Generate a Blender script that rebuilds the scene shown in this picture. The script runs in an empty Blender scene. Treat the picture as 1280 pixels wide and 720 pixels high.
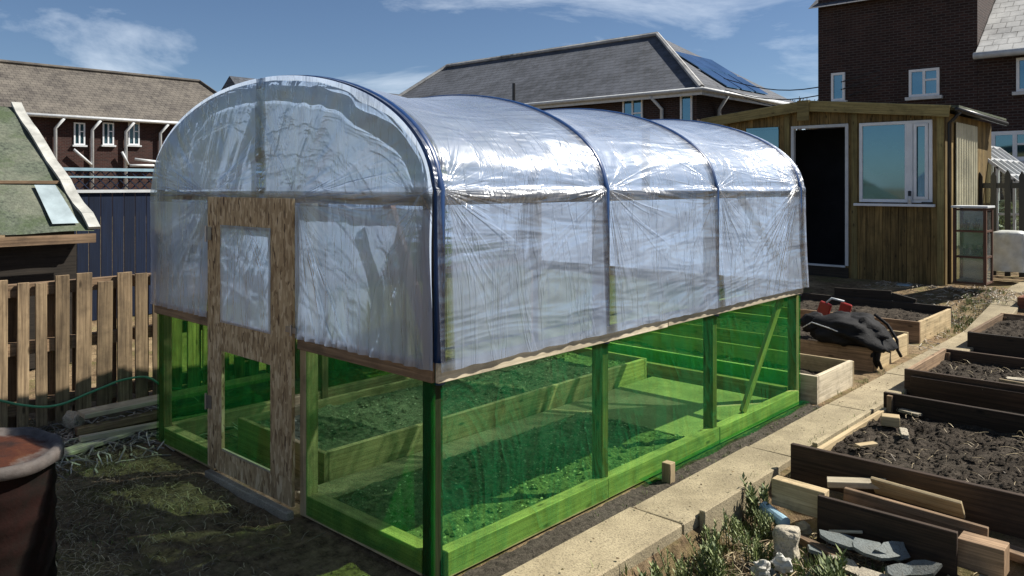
import bpy, math, random
from mathutils import Vector, Matrix, noise
R = math.radians
rng = random.Random(7)
sc = bpy.context.scene
col = sc.collection

# ------------------------------------------------------------------ helpers
AZ = R(42.7); SA, CA = math.sin(AZ), math.cos(AZ)
CAM = Vector((.338*CA + 3.59*SA, .338*SA - 3.59*CA, 1.8))
FPX = 987.0
def P(px, py, d):                     # point of the place seen at distance d
    l = (px-640)/FPX*d
    return Vector((CAM.x + l*CA - d*SA, CAM.y + l*SA + d*CA, 1.8-(py-232)/FPX*d))
def on_y(px, py, Y):                  # point on the vertical plane y = Y
    r = (px-640)/FPX
    # l = dx*CA+dy*SA ; z = -dx*SA+dy*CA
    dy = Y-CAM.y
    dx = dy*(r*CA-SA)/(CA+r*SA)
    z = -dx*SA+dy*CA
    return CAM.x+dx, 1.8-(py-232)/FPX*z
def on_x(px, py, X):
    r = (px-640)/FPX
    dx = X-CAM.x
    dy = dx*(CA+r*SA)/(r*CA-SA)
    z = -dx*SA+dy*CA
    return CAM.y+dy, 1.8-(py-232)/FPX*z
def sstep(a, b, x):
    t = max(0, min(1, (x-a)/(b-a))); return t*t*(3-2*t)

def tag(o, label=None, cat=None, group=None, kind=None):
    if label: o['label'] = label
    if cat: o['category'] = cat
    if group: o['group'] = group
    if kind: o['kind'] = kind
    return o
def thing(name, loc, label, cat, group=None, rz=0):
    o = bpy.data.objects.new(name, None); col.objects.link(o)
    o.location = loc; o.rotation_euler = (0, 0, rz); o.empty_display_size = .2
    return tag(o, label, cat, group)
def origin(o):
    while o.parent: o = o.parent
    return Vector(o.location) if o.type == 'EMPTY' else Vector(o.location)

class MB:
    def __init__(s): s.v = []; s.f = []; s.uv = []; s.t = []; s.fuv = None
    def poly(s, pts, uv=None, tone=None, flip=False):
        pts = [Vector(p) for p in pts]
        if flip: pts = pts[::-1]
        if uv is None:
            n = (pts[1]-pts[0]).cross(pts[2]-pts[1])
            if n.length < 1e-12: n = Vector((0, 0, 1))
            n.normalize()
            u = Vector((0, 0, 1)).cross(n)
            if u.length < .05: u = Vector((1, 0, 0))
            u.normalize(); w = n.cross(u)
            uv = [(p.dot(u), p.dot(w)) for p in pts]
        b = len(s.v); s.v += [tuple(p) for p in pts]
        s.f.append(tuple(range(b, b+len(pts)))); s.uv += list(uv)
        s.t.append(rng.random() if tone is None else tone)
    def hexa(s, c, grain=None, tone=None):
        """c: 8 corners, bottom ring 0-3, top ring 4-7; shared verts"""
        b = len(s.v); s.v += [tuple(p) for p in c]
        F = [(3, 2, 1, 0), (4, 5, 6, 7), (0, 1, 5, 4), (1, 2, 6, 5), (2, 3, 7, 6), (3, 0, 4, 7)]
        tone = rng.random() if tone is None else tone
        C = [Vector(p) for p in c]
        if grain is not None:
            g = Vector(grain).normalized(); off = rng.random()*37
        for f in F:
            pts = [C[i] for i in f]
            n = (pts[1]-pts[0]).cross(pts[2]-pts[1])
            n = n.normalized() if n.length > 1e-12 else Vector((0, 0, 1))
            if grain is not None:
                if abs(n.dot(g)) > .8:
                    u = g.orthogonal().normalized(); w = n.cross(u)
                else:
                    u = g; w = n.cross(g).normalized()
                s.uv += [(p.dot(u)+off, p.dot(w)+off*3.1) for p in pts]
            else:
                u = Vector((0, 0, 1)).cross(n)
                if u.length < .05: u = Vector((1, 0, 0))
                u.normalize(); w = n.cross(u)
                s.uv += [(p.dot(u), p.dot(w)) for p in pts]
            s.f.append(tuple(b+i for i in f)); s.t.append(tone)
        return s
    def box(s, x0, x1, y0, y1, z0, z1, grain='auto', tone=None):
        if grain == 'auto':
            d = (x1-x0, y1-y0, z1-z0); k = d.index(max(d))
            grain = [(1, 0, 0), (0, 1, 0), (0, 0, 1)][k]
        return s.hexa([(x0, y0, z0), (x1, y0, z0), (x1, y1, z0), (x0, y1, z0),
                       (x0, y0, z1), (x1, y0, z1), (x1, y1, z1), (x0, y1, z1)], grain, tone)
    def bar(s, a, b, w, h, up=(0, 0, 1), tone=None):
        a, b = Vector(a), Vector(b); d = (b-a).normalized(); up = Vector(up)
        side = d.cross(up)
        if side.length < .01: side = d.cross(Vector((1, 0, 0)))
        side.normalize(); u = side.cross(d).normalized()
        sx, uz = side*w/2, u*h/2
        c = [a-sx-uz, b-sx-uz, b+sx-uz, a+sx-uz, a-sx+uz, b-sx+uz, b+sx+uz, a+sx+uz]
        c = [c[3], c[2], c[1], c[0], c[7], c[6], c[5], c[4]]
        # orientation check
        n = (c[5]-c[4]).cross(c[6]-c[5])
        if n.dot(u) < 0: c = [c[0], c[3], c[2], c[1], c[4], c[7], c[6], c[5]]
        return s.hexa(c, d, tone)
    def tube(s, pts, r, n=8, closed=False, r2=None, caps=True):
        pts = [Vector(p) for p in pts]; m = len(pts); b = len(s.v)
        prev = None
        for i, p in enumerate(pts):
            if closed: t = pts[(i+1) % m]-pts[i-1]
            else: t = pts[min(i+1, m-1)]-pts[max(i-1, 0)]
            t.normalize()
            if prev is None: a = t.orthogonal().normalized()
            else:
                a = prev-t*prev.dot(t); a.normalize()
            prev = a; bb = t.cross(a)
            rr = r if r2 is None else r+(r2-r)*i/(m-1)
            if callable(r): rr = r(i/(m-1))
            for k in range(n):
                th = 2*math.pi*k/n
                s.v.append(tuple(p+(a*math.cos(th)+bb*math.sin(th))*rr))
        T = rng.random()
        for i in range(m if closed else m-1):
            j = (i+1) % m
            for k in range(n):
                q = (k+1) % n
                s.f.append((b+i*n+k, b+i*n+q, b+j*n+q, b+j*n+k)); s.t.append(T)
                s.uv += [(i*.1, k/n), (i*.1, (k+1)/n), (i*.1+.1, (k+1)/n), (i*.1+.1, k/n)]
        if caps and not closed:
            s.f.append(tuple(b+k for k in range(n))[::-1]); s.t.append(T); s.uv += [(0, 0)]*n
            s.f.append(tuple(b+(m-1)*n+k for k in range(n))); s.t.append(T); s.uv += [(0, 0)]*n
        return s
    def lathe(s, prof, c=(0, 0, 0), n=32, fn=None):
        c = Vector(c); b = len(s.v); T = rng.random()
        for r, z in prof:
            for k in range(n):
                a = 2*math.pi*k/n
                p = Vector((r*math.cos(a), r*math.sin(a), z))
                if fn: p = fn(p)
                s.v.append(tuple(c+p))
        for i in range(len(prof)-1):
            for k in range(n):
                q = (k+1) % n
                s.f.append((b+i*n+k, b+i*n+q, b+(i+1)*n+q, b+(i+1)*n+k)); s.t.append(T)
                s.uv += [(k/n*2, prof[i][1]), ((k+1)/n*2, prof[i][1]), ((k+1)/n*2, prof[i+1][1]), (k/n*2, prof[i+1][1])]
        return s
    def grid(s, fn, nu, nv, uvf=None, tone=None, flip=False):
        b = len(s.v); T = rng.random() if tone is None else tone
        for j in range(nv+1):
            for i in range(nu+1):
                s.v.append(tuple(fn(i/nu, j/nv)))
        for j in range(nv):
            for i in range(nu):
                q = [(i, j), (i+1, j), (i+1, j+1), (i, j+1)]
                if flip: q = q[::-1]
                s.f.append(tuple(b+y*(nu+1)+x for x, y in q)); s.t.append(T)
                s.uv += [uvf(x/nu, y/nv) if uvf else (x/nu, y/nv) for x, y in q]
        return s
    def blob(s, c, rx, ry, rz, seed=0, amp=.2, n=10, m=7, rot=0):
        c = Vector(c)
        def f(u, v):
            a = 2*math.pi*u; e = math.pi*(v-.5)
            d = Vector((math.cos(a)*math.cos(e), math.sin(a)*math.cos(e), math.sin(e)))
            k = 1+amp*noise.noise(d*1.7+Vector((seed*3.1, seed, 0)))*1.6
            p = Vector((d.x*rx*k, d.y*ry*k, d.z*rz*k))
            p.rotate(Matrix.Rotation(rot, 3, 'Z'))
            return c+p
        return s.grid(f, n, m)
    def build(s, name, mat, parent=None, smooth=False, bevel=0, loc=None):
        me = bpy.data.meshes.new(name)
        o = bpy.data.objects.new(name, me); col.objects.link(o)
        if parent is not None:
            org = origin(parent); o.parent = parent
        else:
            if loc is None:
                xs = [v[0] for v in s.v]; ys = [v[1] for v in s.v]; zs = [v[2] for v in s.v]
                loc = ((min(xs)+max(xs))/2, (min(ys)+max(ys))/2, min(zs))
            org = Vector(loc); o.location = org
        me.from_pydata([(v[0]-org.x, v[1]-org.y, v[2]-org.z) for v in s.v], [], s.f)
        uvl = me.uv_layers.new(name='UVMap')
        uvl.data.foreach_set('uv', [c for uv in s.uv for c in uv])
        at = me.attributes.new('tone', 'FLOAT', 'FACE'); at.data.foreach_set('value', s.t)
        if mat: me.materials.append(mat)
        if smooth: me.polygons.foreach_set('use_smooth', [True]*len(me.polygons))
        me.update()
        if bevel:
            m = o.modifiers.new('edge', 'BEVEL'); m.width = bevel; m.segments = 1; m.limit_method = 'ANGLE'
        return o
# a child whose own parent is a mesh already placed relative to the thing
def sub(parent): return parent

# ------------------------------------------------------------------ materials
def nt(name):
    m = bpy.data.materials.new(name); m.use_nodes = True
    t = m.node_tree; b = t.nodes['Principled BSDF']
    return m, t, b
def N(t, typ, **kw):
    n = t.nodes.new(typ)
    for k, v in kw.items():
        if k.startswith('_'): setattr(n, k[1:], v)
    return n
def setin(n, **kw):
    for k, v in kw.items(): n.inputs[k.replace('_', ' ')].default_value = v
    return n
def ramp(t, fac, stops):
    r = t.nodes.new('ShaderNodeValToRGB'); el = r.color_ramp.elements
    while len(el) < len(stops): el.new(.5)
    for e, (p, c) in zip(el, stops):
        e.position = p; e.color = (*c, 1) if len(c) == 3 else c
    t.links.new(fac, r.inputs[0]); return r.outputs[0]
def texn(t, vec, scale, detail=5, rough=.6, dist=0):
    n = t.nodes.new('ShaderNodeTexNoise'); n.inputs['Scale'].default_value = scale
    n.inputs['Detail'].default_value = detail; n.inputs['Roughness'].default_value = rough
    n.inputs['Distortion'].default_value = dist
    if vec is not None: t.links.new(vec, n.inputs['Vector'])
    return n.outputs[0]
def mapping(t, vec, scale):
    m = t.nodes.new('ShaderNodeMapping'); m.inputs['Scale'].default_value = scale
    t.links.new(vec, m.inputs['Vector']); return m.outputs[0]
def mix(t, fac, a, b, mode='MIX'):
    n = t.nodes.new('ShaderNodeMix'); n.data_type = 'RGBA'; n.blend_type = mode
    for inp, val in ((n.inputs[0], fac), (n.inputs[6], a), (n.inputs[7], b)):
        if isinstance(val, (int, float)): inp.default_value = val
        elif isinstance(val, tuple): inp.default_value = (*val, 1)
        else: t.links.new(val, inp)
    return n.outputs[2]
def math_(t, op, a, b=None, clamp=False):
    n = t.nodes.new('ShaderNodeMath'); n.operation = op; n.use_clamp = clamp
    for i, v in enumerate((a, b)):
        if v is None: continue
        if isinstance(v, (int, float)): n.inputs[i].default_value = v
        else: t.links.new(v, n.inputs[i])
    return n.outputs[0]
def bump(t, h, strength, dist, b, chain=None):
    n = t.nodes.new('ShaderNodeBump'); n.inputs['Strength'].default_value = strength
    n.inputs['Distance'].default_value = dist; t.links.new(h, n.inputs['Height'])
    if chain is not None: t.links.new(chain, n.inputs['Normal'])
    if b is not None: t.links.new(n.outputs[0], b.inputs['Normal'])
    return n.outputs[0]
def objc(t): return t.nodes.new('ShaderNodeTexCoord').outputs['Object']
def uvc(t): return t.nodes.new('ShaderNodeTexCoord').outputs['UV']
def geo(t): return t.nodes.new('ShaderNodeNewGeometry').outputs['Position']

def plain(name, c, rough=.6, metal=0, var=.25, scale=6, bmp=.0, spec=.5):
    m, t, b = nt(name)
    n = texn(t, objc(t), scale)
    d = tuple(x*(1-var) for x in c); l = tuple(min(1, x*(1+var)) for x in c)
    t.links.new(ramp(t, n, [(.3, d), (.7, l)]), b.inputs['Base Color'])
    b.inputs['Roughness'].default_value = rough; b.inputs['Metallic'].default_value = metal
    b.inputs['Specular IOR Level'].default_value = spec
    if bmp: bump(t, texn(t, objc(t), scale*6), bmp, .01, b)
    return m
def wood(name, dark, light, rough=.75, knots=True, stain=(.06, .05, .03), st=.35, gr=60):
    m, t, b = nt(name)
    uv = uvc(t)
    at = t.nodes.new('ShaderNodeAttribute'); at.attribute_name = 'tone'
    g = texn(t, mapping(t, uv, (1.6, gr, 1)), 1, 6, .65, .6)
    c = ramp(t, g, [(.28, dark), (.62, light)])
    big = texn(t, mapping(t, uv, (1.2, 6, 1)), 1.5, 4)
    c = mix(t, ramp(t, big, [(.45, (0, 0, 0)), (.75, (1, 1, 1))]), c, mix(t, st, c, stain))
    if knots:
        v = t.nodes.new('ShaderNodeTexVoronoi'); v.inputs['Scale'].default_value = 1
        t.links.new(mapping(t, uv, (3.2, 9, 1)), v.inputs['Vector'])
        k = ramp(t, v.outputs['Distance'], [(.05, (1, 1, 1)), (.13, (0, 0, 0))])
        c = mix(t, math_(t, 'MULTIPLY', k, .85), c, tuple(x*.35 for x in dark))
    # dirt and weathering blotches that belong to the timber
    dirt = texn(t, geo(t), 5, 6, .7)
    c = mix(t, math_(t, 'MULTIPLY', ramp(t, dirt, [(.5, (0, 0, 0)), (.72, (1, 1, 1))]), .5), c, stain)
    hs = t.nodes.new('ShaderNodeHueSaturation'); t.links.new(c, hs.inputs['Color'])
    t.links.new(math_(t, 'ADD', math_(t, 'MULTIPLY', at.outputs['Fac'], .55), .7), hs.inputs['Value'])
    t.links.new(hs.outputs[0], b.inputs['Base Color'])
    b.inputs['Roughness'].default_value = rough; b.inputs['Specular IOR Level'].default_value = .25
    bump(t, g, .5, .004, b)
    return m
M = {}
M['timber'] = wood('timber', (.26, .19, .1), (.5, .39, .23))
M['framewood'] = wood('framewood', (.17, .12, .065), (.36, .27, .15))
M['oldboard'] = wood('oldboard', (.1, .065, .038), (.3, .2, .12), stain=(.03, .02, .015), st=.6)
M['paleboard'] = wood('paleboard', (.32, .27, .18), (.6, .52, .38), stain=(.1, .08, .06))
M['redboard'] = wood('redboard', (.1, .035, .02), (.22, .09, .05), stain=(.02, .012, .01), st=.6)
M['shedwood'] = wood('shedwood', (.045, .03, .012), (.27, .185, .07), stain=(.05, .04, .015), st=.7, gr=38)
M['shedtrim'] = wood('shedtrim', (.11, .085, .035), (.3, .245, .1), stain=(.06, .05, .02))
M['pinkwood'] = wood('pinkwood', (.4, .2, .13), (.62, .38, .27), knots=False)
M['palletwood'] = wood('palletwood', (.09, .058, .032), (.36, .26, .155), stain=(.035, .025, .018), st=.85)
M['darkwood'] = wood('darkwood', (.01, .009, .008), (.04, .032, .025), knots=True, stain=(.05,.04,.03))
M['bluefence'] = wood('bluefence', (.002, .005, .016), (.006, .015, .042), knots=False, stain=(.01, .015, .03))
M['shadeboard'] = wood('shadeboard', (.012, .008, .006), (.075, .047, .03), stain=(.02, .015, .01), st=.7)  # darker old board for shaded fronts: the shade is put into the colour
M['brownframe'] = wood('brownframe', (.05, .022, .015), (.12, .06, .04), knots=False)

def osb():
    m, t, b = nt('osb'); uv = uvc(t)
    cs = []
    hts = []
    for k, (ang, sc_) in enumerate(((0.5, 1), (-.7, 1.1), (1.35, .9))):
        mp = t.nodes.new('ShaderNodeMapping'); mp.inputs['Rotation'].default_value = (0, 0, ang)
        mp.inputs['Scale'].default_value = (17*sc_, 58*sc_, 1); mp.inputs['Location'].default_value = (k*7.3, k*3.1, 0)
        t.links.new(uv, mp.inputs['Vector'])
        v = t.nodes.new('ShaderNodeTexVoronoi'); t.links.new(mp.outputs[0], v.inputs['Vector']); v.inputs['Scale'].default_value = 1
        hs = t.nodes.new('ShaderNodeSeparateColor'); t.links.new(v.outputs['Color'], hs.inputs[0])
        cs.append(hs.outputs[0]); hts.append(hs.outputs[1])
    a = math_(t, 'MAXIMUM', math_(t, 'MULTIPLY', cs[0], .9), math_(t, 'MULTIPLY', cs[1], .95))
    a = math_(t, 'MINIMUM', a, math_(t, 'ADD', math_(t, 'MULTIPLY', cs[2], .9), .25))
    fine = texn(t, mapping(t, uv, (30, 120, 1)), 1, 4)
    a2 = math_(t, 'ADD', a, math_(t, 'MULTIPLY', math_(t, 'SUBTRACT', fine, .5), .4))
    c = ramp(t, a2, [(.08, (.1, .055, .025)), (.3, (.3, .2, .1)), (.6, (.46, .33, .18)), (.95, (.66, .52, .33))])
    t.links.new(c, b.inputs['Base Color']); b.inputs['Roughness'].default_value = .65
    bump(t, a2, .6, .004, b); return m
M['osb'] = osb()

def soil(name, d, l, scale=14, pale=(.3, .26, .18), pf=.2, bs=.9, green=None):
    m, t, b = nt(name); g = geo(t)
    n1 = texn(t, g, scale, 8, .75); n2 = texn(t, g, 1.3, 5, .6); n3 = texn(t, g, scale*5, 4, .7)
    c = ramp(t, n1, [(.34, d), (.62, l)])
    c = mix(t, math_(t, 'MULTIPLY', ramp(t, n2, [(.48, (0, 0, 0)), (.7, (1, 1, 1))]), pf), c, pale)
    if green: c = mix(t, math_(t, 'MULTIPLY', ramp(t, texn(t, g, 2.1, 6, .7), [(.5, (0, 0, 0)), (.62, (1, 1, 1))]), .7), c, green)
    c = mix(t, math_(t, 'MULTIPLY', ramp(t, n3, [(.6, (0, 0, 0)), (.7, (1, 1, 1))]), .35), c, pale)
    t.links.new(c, b.inputs['Base Color']); b.inputs['Roughness'].default_value = .95
    b.inputs['Specular IOR Level'].default_value = .15
    h = math_(t, 'ADD', n1, math_(t, 'MULTIPLY', n3, .4))
    bump(t, h, bs, .03, b); return m
M['ground'] = soil('ground', (.05, .032, .018), (.25, .175, .1), 14, (.44, .34, .2), .6, green=(.13, .12, .045))
M['bedsoil'] = soil('bedsoil', (.012, .009, .006), (.075, .06, .045), 18, (.2, .17, .13), .25, 1)
M['insoil'] = soil('insoil', (.05, .055, .035), (.26, .27, .18), 26, (.5, .5, .36), .3, 1)
M['grit'] = soil('grit', (.14, .12, .08), (.42, .36, .25), 30, (.5, .44, .32), .3, .8)

M['gritdark'] = soil('gritdark', (.02, .017, .013), (.13, .11, .085), 40, (.22, .2, .16), .3, 1)
def concrete(name, d, l, sp=(.1, .08, .05)):
    m, t, b = nt(name); g = geo(t)
    n1 = texn(t, g, 4, 7, .65); n2 = texn(t, g, 110, 3, .6); n3 = texn(t, g, 1.1, 5, .7)
    at = t.nodes.new('ShaderNodeAttribute'); at.attribute_name = 'tone'
    c = ramp(t, n1, [(.3, d), (.7, l)])
    c = mix(t, math_(t, 'MULTIPLY', ramp(t, n2, [(.5, (0, 0, 0)), (.62, (1, 1, 1))]), .55), c, sp)
    c = mix(t, math_(t, 'MULTIPLY', ramp(t, n3, [(.45, (0, 0, 0)), (.7, (1, 1, 1))]), .6), c, (.13, .1, .06))
    hs = t.nodes.new('ShaderNodeHueSaturation'); t.links.new(c, hs.inputs['Color'])
    t.links.new(math_(t, 'ADD', math_(t, 'MULTIPLY', at.outputs['Fac'], .3), .85), hs.inputs['Value'])
    t.links.new(hs.outputs[0], b.inputs['Base Color']); b.inputs['Roughness'].default_value = .9
    bump(t, math_(t, 'ADD', n2, n1), .6, .008, b); return m
M['path'] = concrete('path', (.24, .195, .115), (.42, .35, .22))
M['stone'] = concrete('stone', (.26, .23, .17), (.5, .44, .33), (.12, .1, .08))
M['slate'] = concrete('slate', (.07, .085, .085), (.2, .22, .21), (.06, .06, .05))
M['whiterock'] = concrete('whiterock', (.36, .34, .29), (.6, .57, .5), (.35, .35, .33))

def brick(name, c1, c2, mor, w=.225, h=.075, ms=.012, bs=.6, rough=.85, off=.5, dirt=.4):
    m, t, b = nt(name)
    n = t.nodes.new('ShaderNodeTexBrick'); t.links.new(uvc(t), n.inputs['Vector'])
    setin(n, Color1=(*c1, 1), Color2=(*c2, 1), Mortar=(*mor, 1), Scale=1.0, Mortar_Size=ms, Brick_Width=w, Row_Height=h, Mortar_Smooth=.2)
    n.offset = off
    d = texn(t, geo(t), 1.3, 7, .75)
    c = mix(t, math_(t, 'MULTIPLY', ramp(t, d, [(.42, (0, 0, 0)), (.7, (1, 1, 1))]), dirt), n.outputs[0], tuple(x*.4 for x in c1))
    t.links.new(c, b.inputs['Base Color']); b.inputs['Roughness'].default_value = rough
    b.inputs['Specular IOR Level'].default_value = .3
    inv = math_(t, 'SUBTRACT', 1, n.outputs['Fac'])
    bump(t, math_(t, 'ADD', inv, math_(t, 'MULTIPLY', texn(t, geo(t), 9, 5), .5)), bs, .03, b); return m
M['brick'] = brick('brick', (.028, .01, .008), (.055, .018, .013), (.06, .045, .04))
M['brickdark'] = brick('brickdark', (.025, .014, .013), (.05, .026, .022), (.07, .06, .058))
def tiles(name, c1, c2, w=.3, h=.28):
    m, t, b = nt(name); uv = uvc(t)
    n = t.nodes.new('ShaderNodeTexBrick'); t.links.new(uv, n.inputs['Vector'])
    setin(n, Color1=(*c1, 1), Color2=(*c2, 1), Mortar=(.02, .018, .015, 1), Scale=1.0, Mortar_Size=.012, Brick_Width=w, Row_Height=h, Mortar_Smooth=.3, Bias=-.1)
    sx = t.nodes.new('ShaderNodeSeparateXYZ'); t.links.new(uv, sx.inputs[0])
    saw = math_(t, 'FRACT', math_(t, 'DIVIDE', sx.outputs[1], h))
    l = texn(t, geo(t), .8, 8, .75)
    c = mix(t, ramp(t, l, [(.4, (0, 0, 0)), (.7, (1, 1, 1))]), n.outputs[0], tuple(min(1, x*1.5) for x in c2))
    t.links.new(c, b.inputs['Base Color']); b.inputs['Roughness'].default_value = .75
    bump(t, math_(t, 'SUBTRACT', math_(t, 'SUBTRACT', 1, saw), n.outputs['Fac']), 1, .05, b); return m
M['tilebrown'] = tiles('tilebrown', (.05, .042, .036), (.105, .092, .075))
M['tileslate'] = tiles('tileslate', (.025, .03, .038), (.06, .066, .08))
M['tilegrey'] = tiles('tilegrey', (.2, .2, .2), (.34, .34, .33), .33, .3)

M['white'] = plain('white', (.7, .72, .74), .4, var=.08)
M['greywhite'] = plain('greywhite', (.5, .52, .53), .5, var=.15)
M['verge'] = plain('verge', (.36, .36, .33), .7, var=.35, scale=5, bmp=.3)
M['patch'] = plain('patch', (.27, .33, .35), .6, var=.25, scale=4)
M['black'] = plain('black', (.012, .012, .013), .35, var=.3)
M['blackcloth'] = plain('blackcloth', (.006, .006, .007), .8, var=.4, scale=12, bmp=.6, spec=.25)
M['redplastic'] = plain('redplastic', (.3, .02, .015), .4, var=.2)
M['pipeblue'] = plain('pipeblue', (.007, .035, .12), .35, var=.25, scale=3)
M['hose'] = plain('hose', (.08, .3, .16), .4, var=.2)
M['metal'] = plain('metal', (.35, .35, .36), .35, metal=.9, var=.2)
M['cream'] = plain('cream', (.5, .47, .36), .6, var=.2, scale=3)
M['corr'] = plain('corr', (.5, .47, .33), .5, var=.3, scale=2.5)
M['felt'] = soil('felt', (.035, .042, .035), (.13, .15, .11), 26, (.22, .22, .17), .6, .6, green=(.06, .085, .04))
M['dark'] = plain('dark', (.012, .012, .014), .9, var=.3)
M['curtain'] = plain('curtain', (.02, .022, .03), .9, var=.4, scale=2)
M['bluebits'] = plain('bluebits', (.25, .38, .45), .5, var=.2)
M['tarp'] = plain('tarp', (.45, .46, .44), .45, var=.25, scale=6, bmp=.3)
M['wire'] = plain('wire', (.02, .02, .02), .6)
M['bark'] = plain('bark', (.09, .07, .05), .9, var=.4, scale=8, bmp=.4)

def rust():
    m, t, b = nt('rust'); g = geo(t)
    n = texn(t, g, 6, 8, .7); n2 = texn(t, g, 22, 6, .7)
    c = ramp(t, n, [(.3, (.015, .007, .005)), (.5, (.06, .016, .006)), (.62, (.09, .035, .014)), (.74, (.12, .1, .085))])
    c = mix(t, math_(t, 'MULTIPLY', n2, .5), c, (.03, .012, .008))
    sp = t.nodes.new('ShaderNodeSeparateXYZ'); t.links.new(objc(t), sp.inputs[0])
    rad = math_(t, 'SQRT', math_(t, 'ADD', math_(t, 'MULTIPLY', sp.outputs[0], sp.outputs[0]), math_(t, 'MULTIPLY', sp.outputs[1], sp.outputs[1])))
    rr = ramp(t, math_(t, 'ADD', rad, math_(t, 'MULTIPLY', math_(t, 'SUBTRACT', n, .5), .3)), [(.2, (0, 0, 0)), (.25, (1, 1, 1))])
    c = mix(t, math_(t, 'MULTIPLY', rr, .8), c, mix(t, n2, (.02, .02, .02), (.16, .15, .14)))
    t.links.new(c, b.inputs['Base Color']); b.inputs['Roughness'].default_value = .8; b.inputs['Specular IOR Level'].default_value = .2
    bump(t, n2, .5, .006, b); return m
M['rust'] = rust()
def rustwall():
    m, t, b = nt('rustwall'); g = geo(t)
    n = texn(t, g, 5, 8, .7)
    t.links.new(ramp(t, n, [(.35, (.004, .003, .002)), (.6, (.012, .003, .002)), (.8, (.045, .016, .008))]), b.inputs['Base Color'])
    b.inputs['Roughness'].default_value = .85; b.inputs['Specular IOR Level'].default_value = .15
    bump(t, texn(t, g, 25), .6, .006, b); return m
M['rustwall'] = rustwall()
def glass(name, c=(.015, .03, .045), rough=.05):
    m, t, b = nt(name); t.links.new(ramp(t, texn(t, geo(t), 1.1, 3), [(.3, c), (.7, tuple(x*2.2 for x in c))]), b.inputs['Base Color'])
    b.inputs['Roughness'].default_value = rough; b.inputs['IOR'].default_value = 2.4
    b.inputs['Specular IOR Level'].default_value = .8
    b.inputs['Specular Tint'].default_value = (.45, .72, .85, 1); return m
M['pane'] = glass('pane', (.02, .045, .055), .04)
M['solar'] = glass('solar', (.015, .03, .07), .12)
def clearglass(name='clearglass', dirt=.25):
    m, t, b = nt(name)
    out = t.nodes['Material Output']
    tr = t.nodes.new('ShaderNodeBsdfTransparent'); tr.inputs[0].default_value = (.85, .92, .9, 1)
    gl = t.nodes.new('ShaderNodeBsdfGlossy'); gl.inputs['Roughness'].default_value = .06
    df = t.nodes.new('ShaderNodeBsdfDiffuse'); df.inputs[0].default_value = (.6, .62, .55, 1)
    fr = t.nodes.new('ShaderNodeFresnel'); fr.inputs[0].default_value = 1.5
    a = t.nodes.new('ShaderNodeMixShader'); bb = t.nodes.new('ShaderNodeMixShader')
    t.links.new(math_(t, 'MULTIPLY', ramp(t, texn(t, geo(t), 4, 6, .7), [(.35, (.2, .2, .2)), (.7, (1, 1, 1))]), dirt), a.inputs[0])
    t.links.new(tr.outputs[0], a.inputs[1]); t.links.new(df.outputs[0], a.inputs[2])
    t.links.new(math_(t, 'MULTIPLY', fr.outputs[0], 1.5, True), bb.inputs[0]); t.links.new(a.outputs[0], bb.inputs[1]); t.links.new(gl.outputs[0], bb.inputs[2])
    t.links.new(bb.outputs[0], out.inputs[0]); return m
M['clear'] = clearglass()

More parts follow.
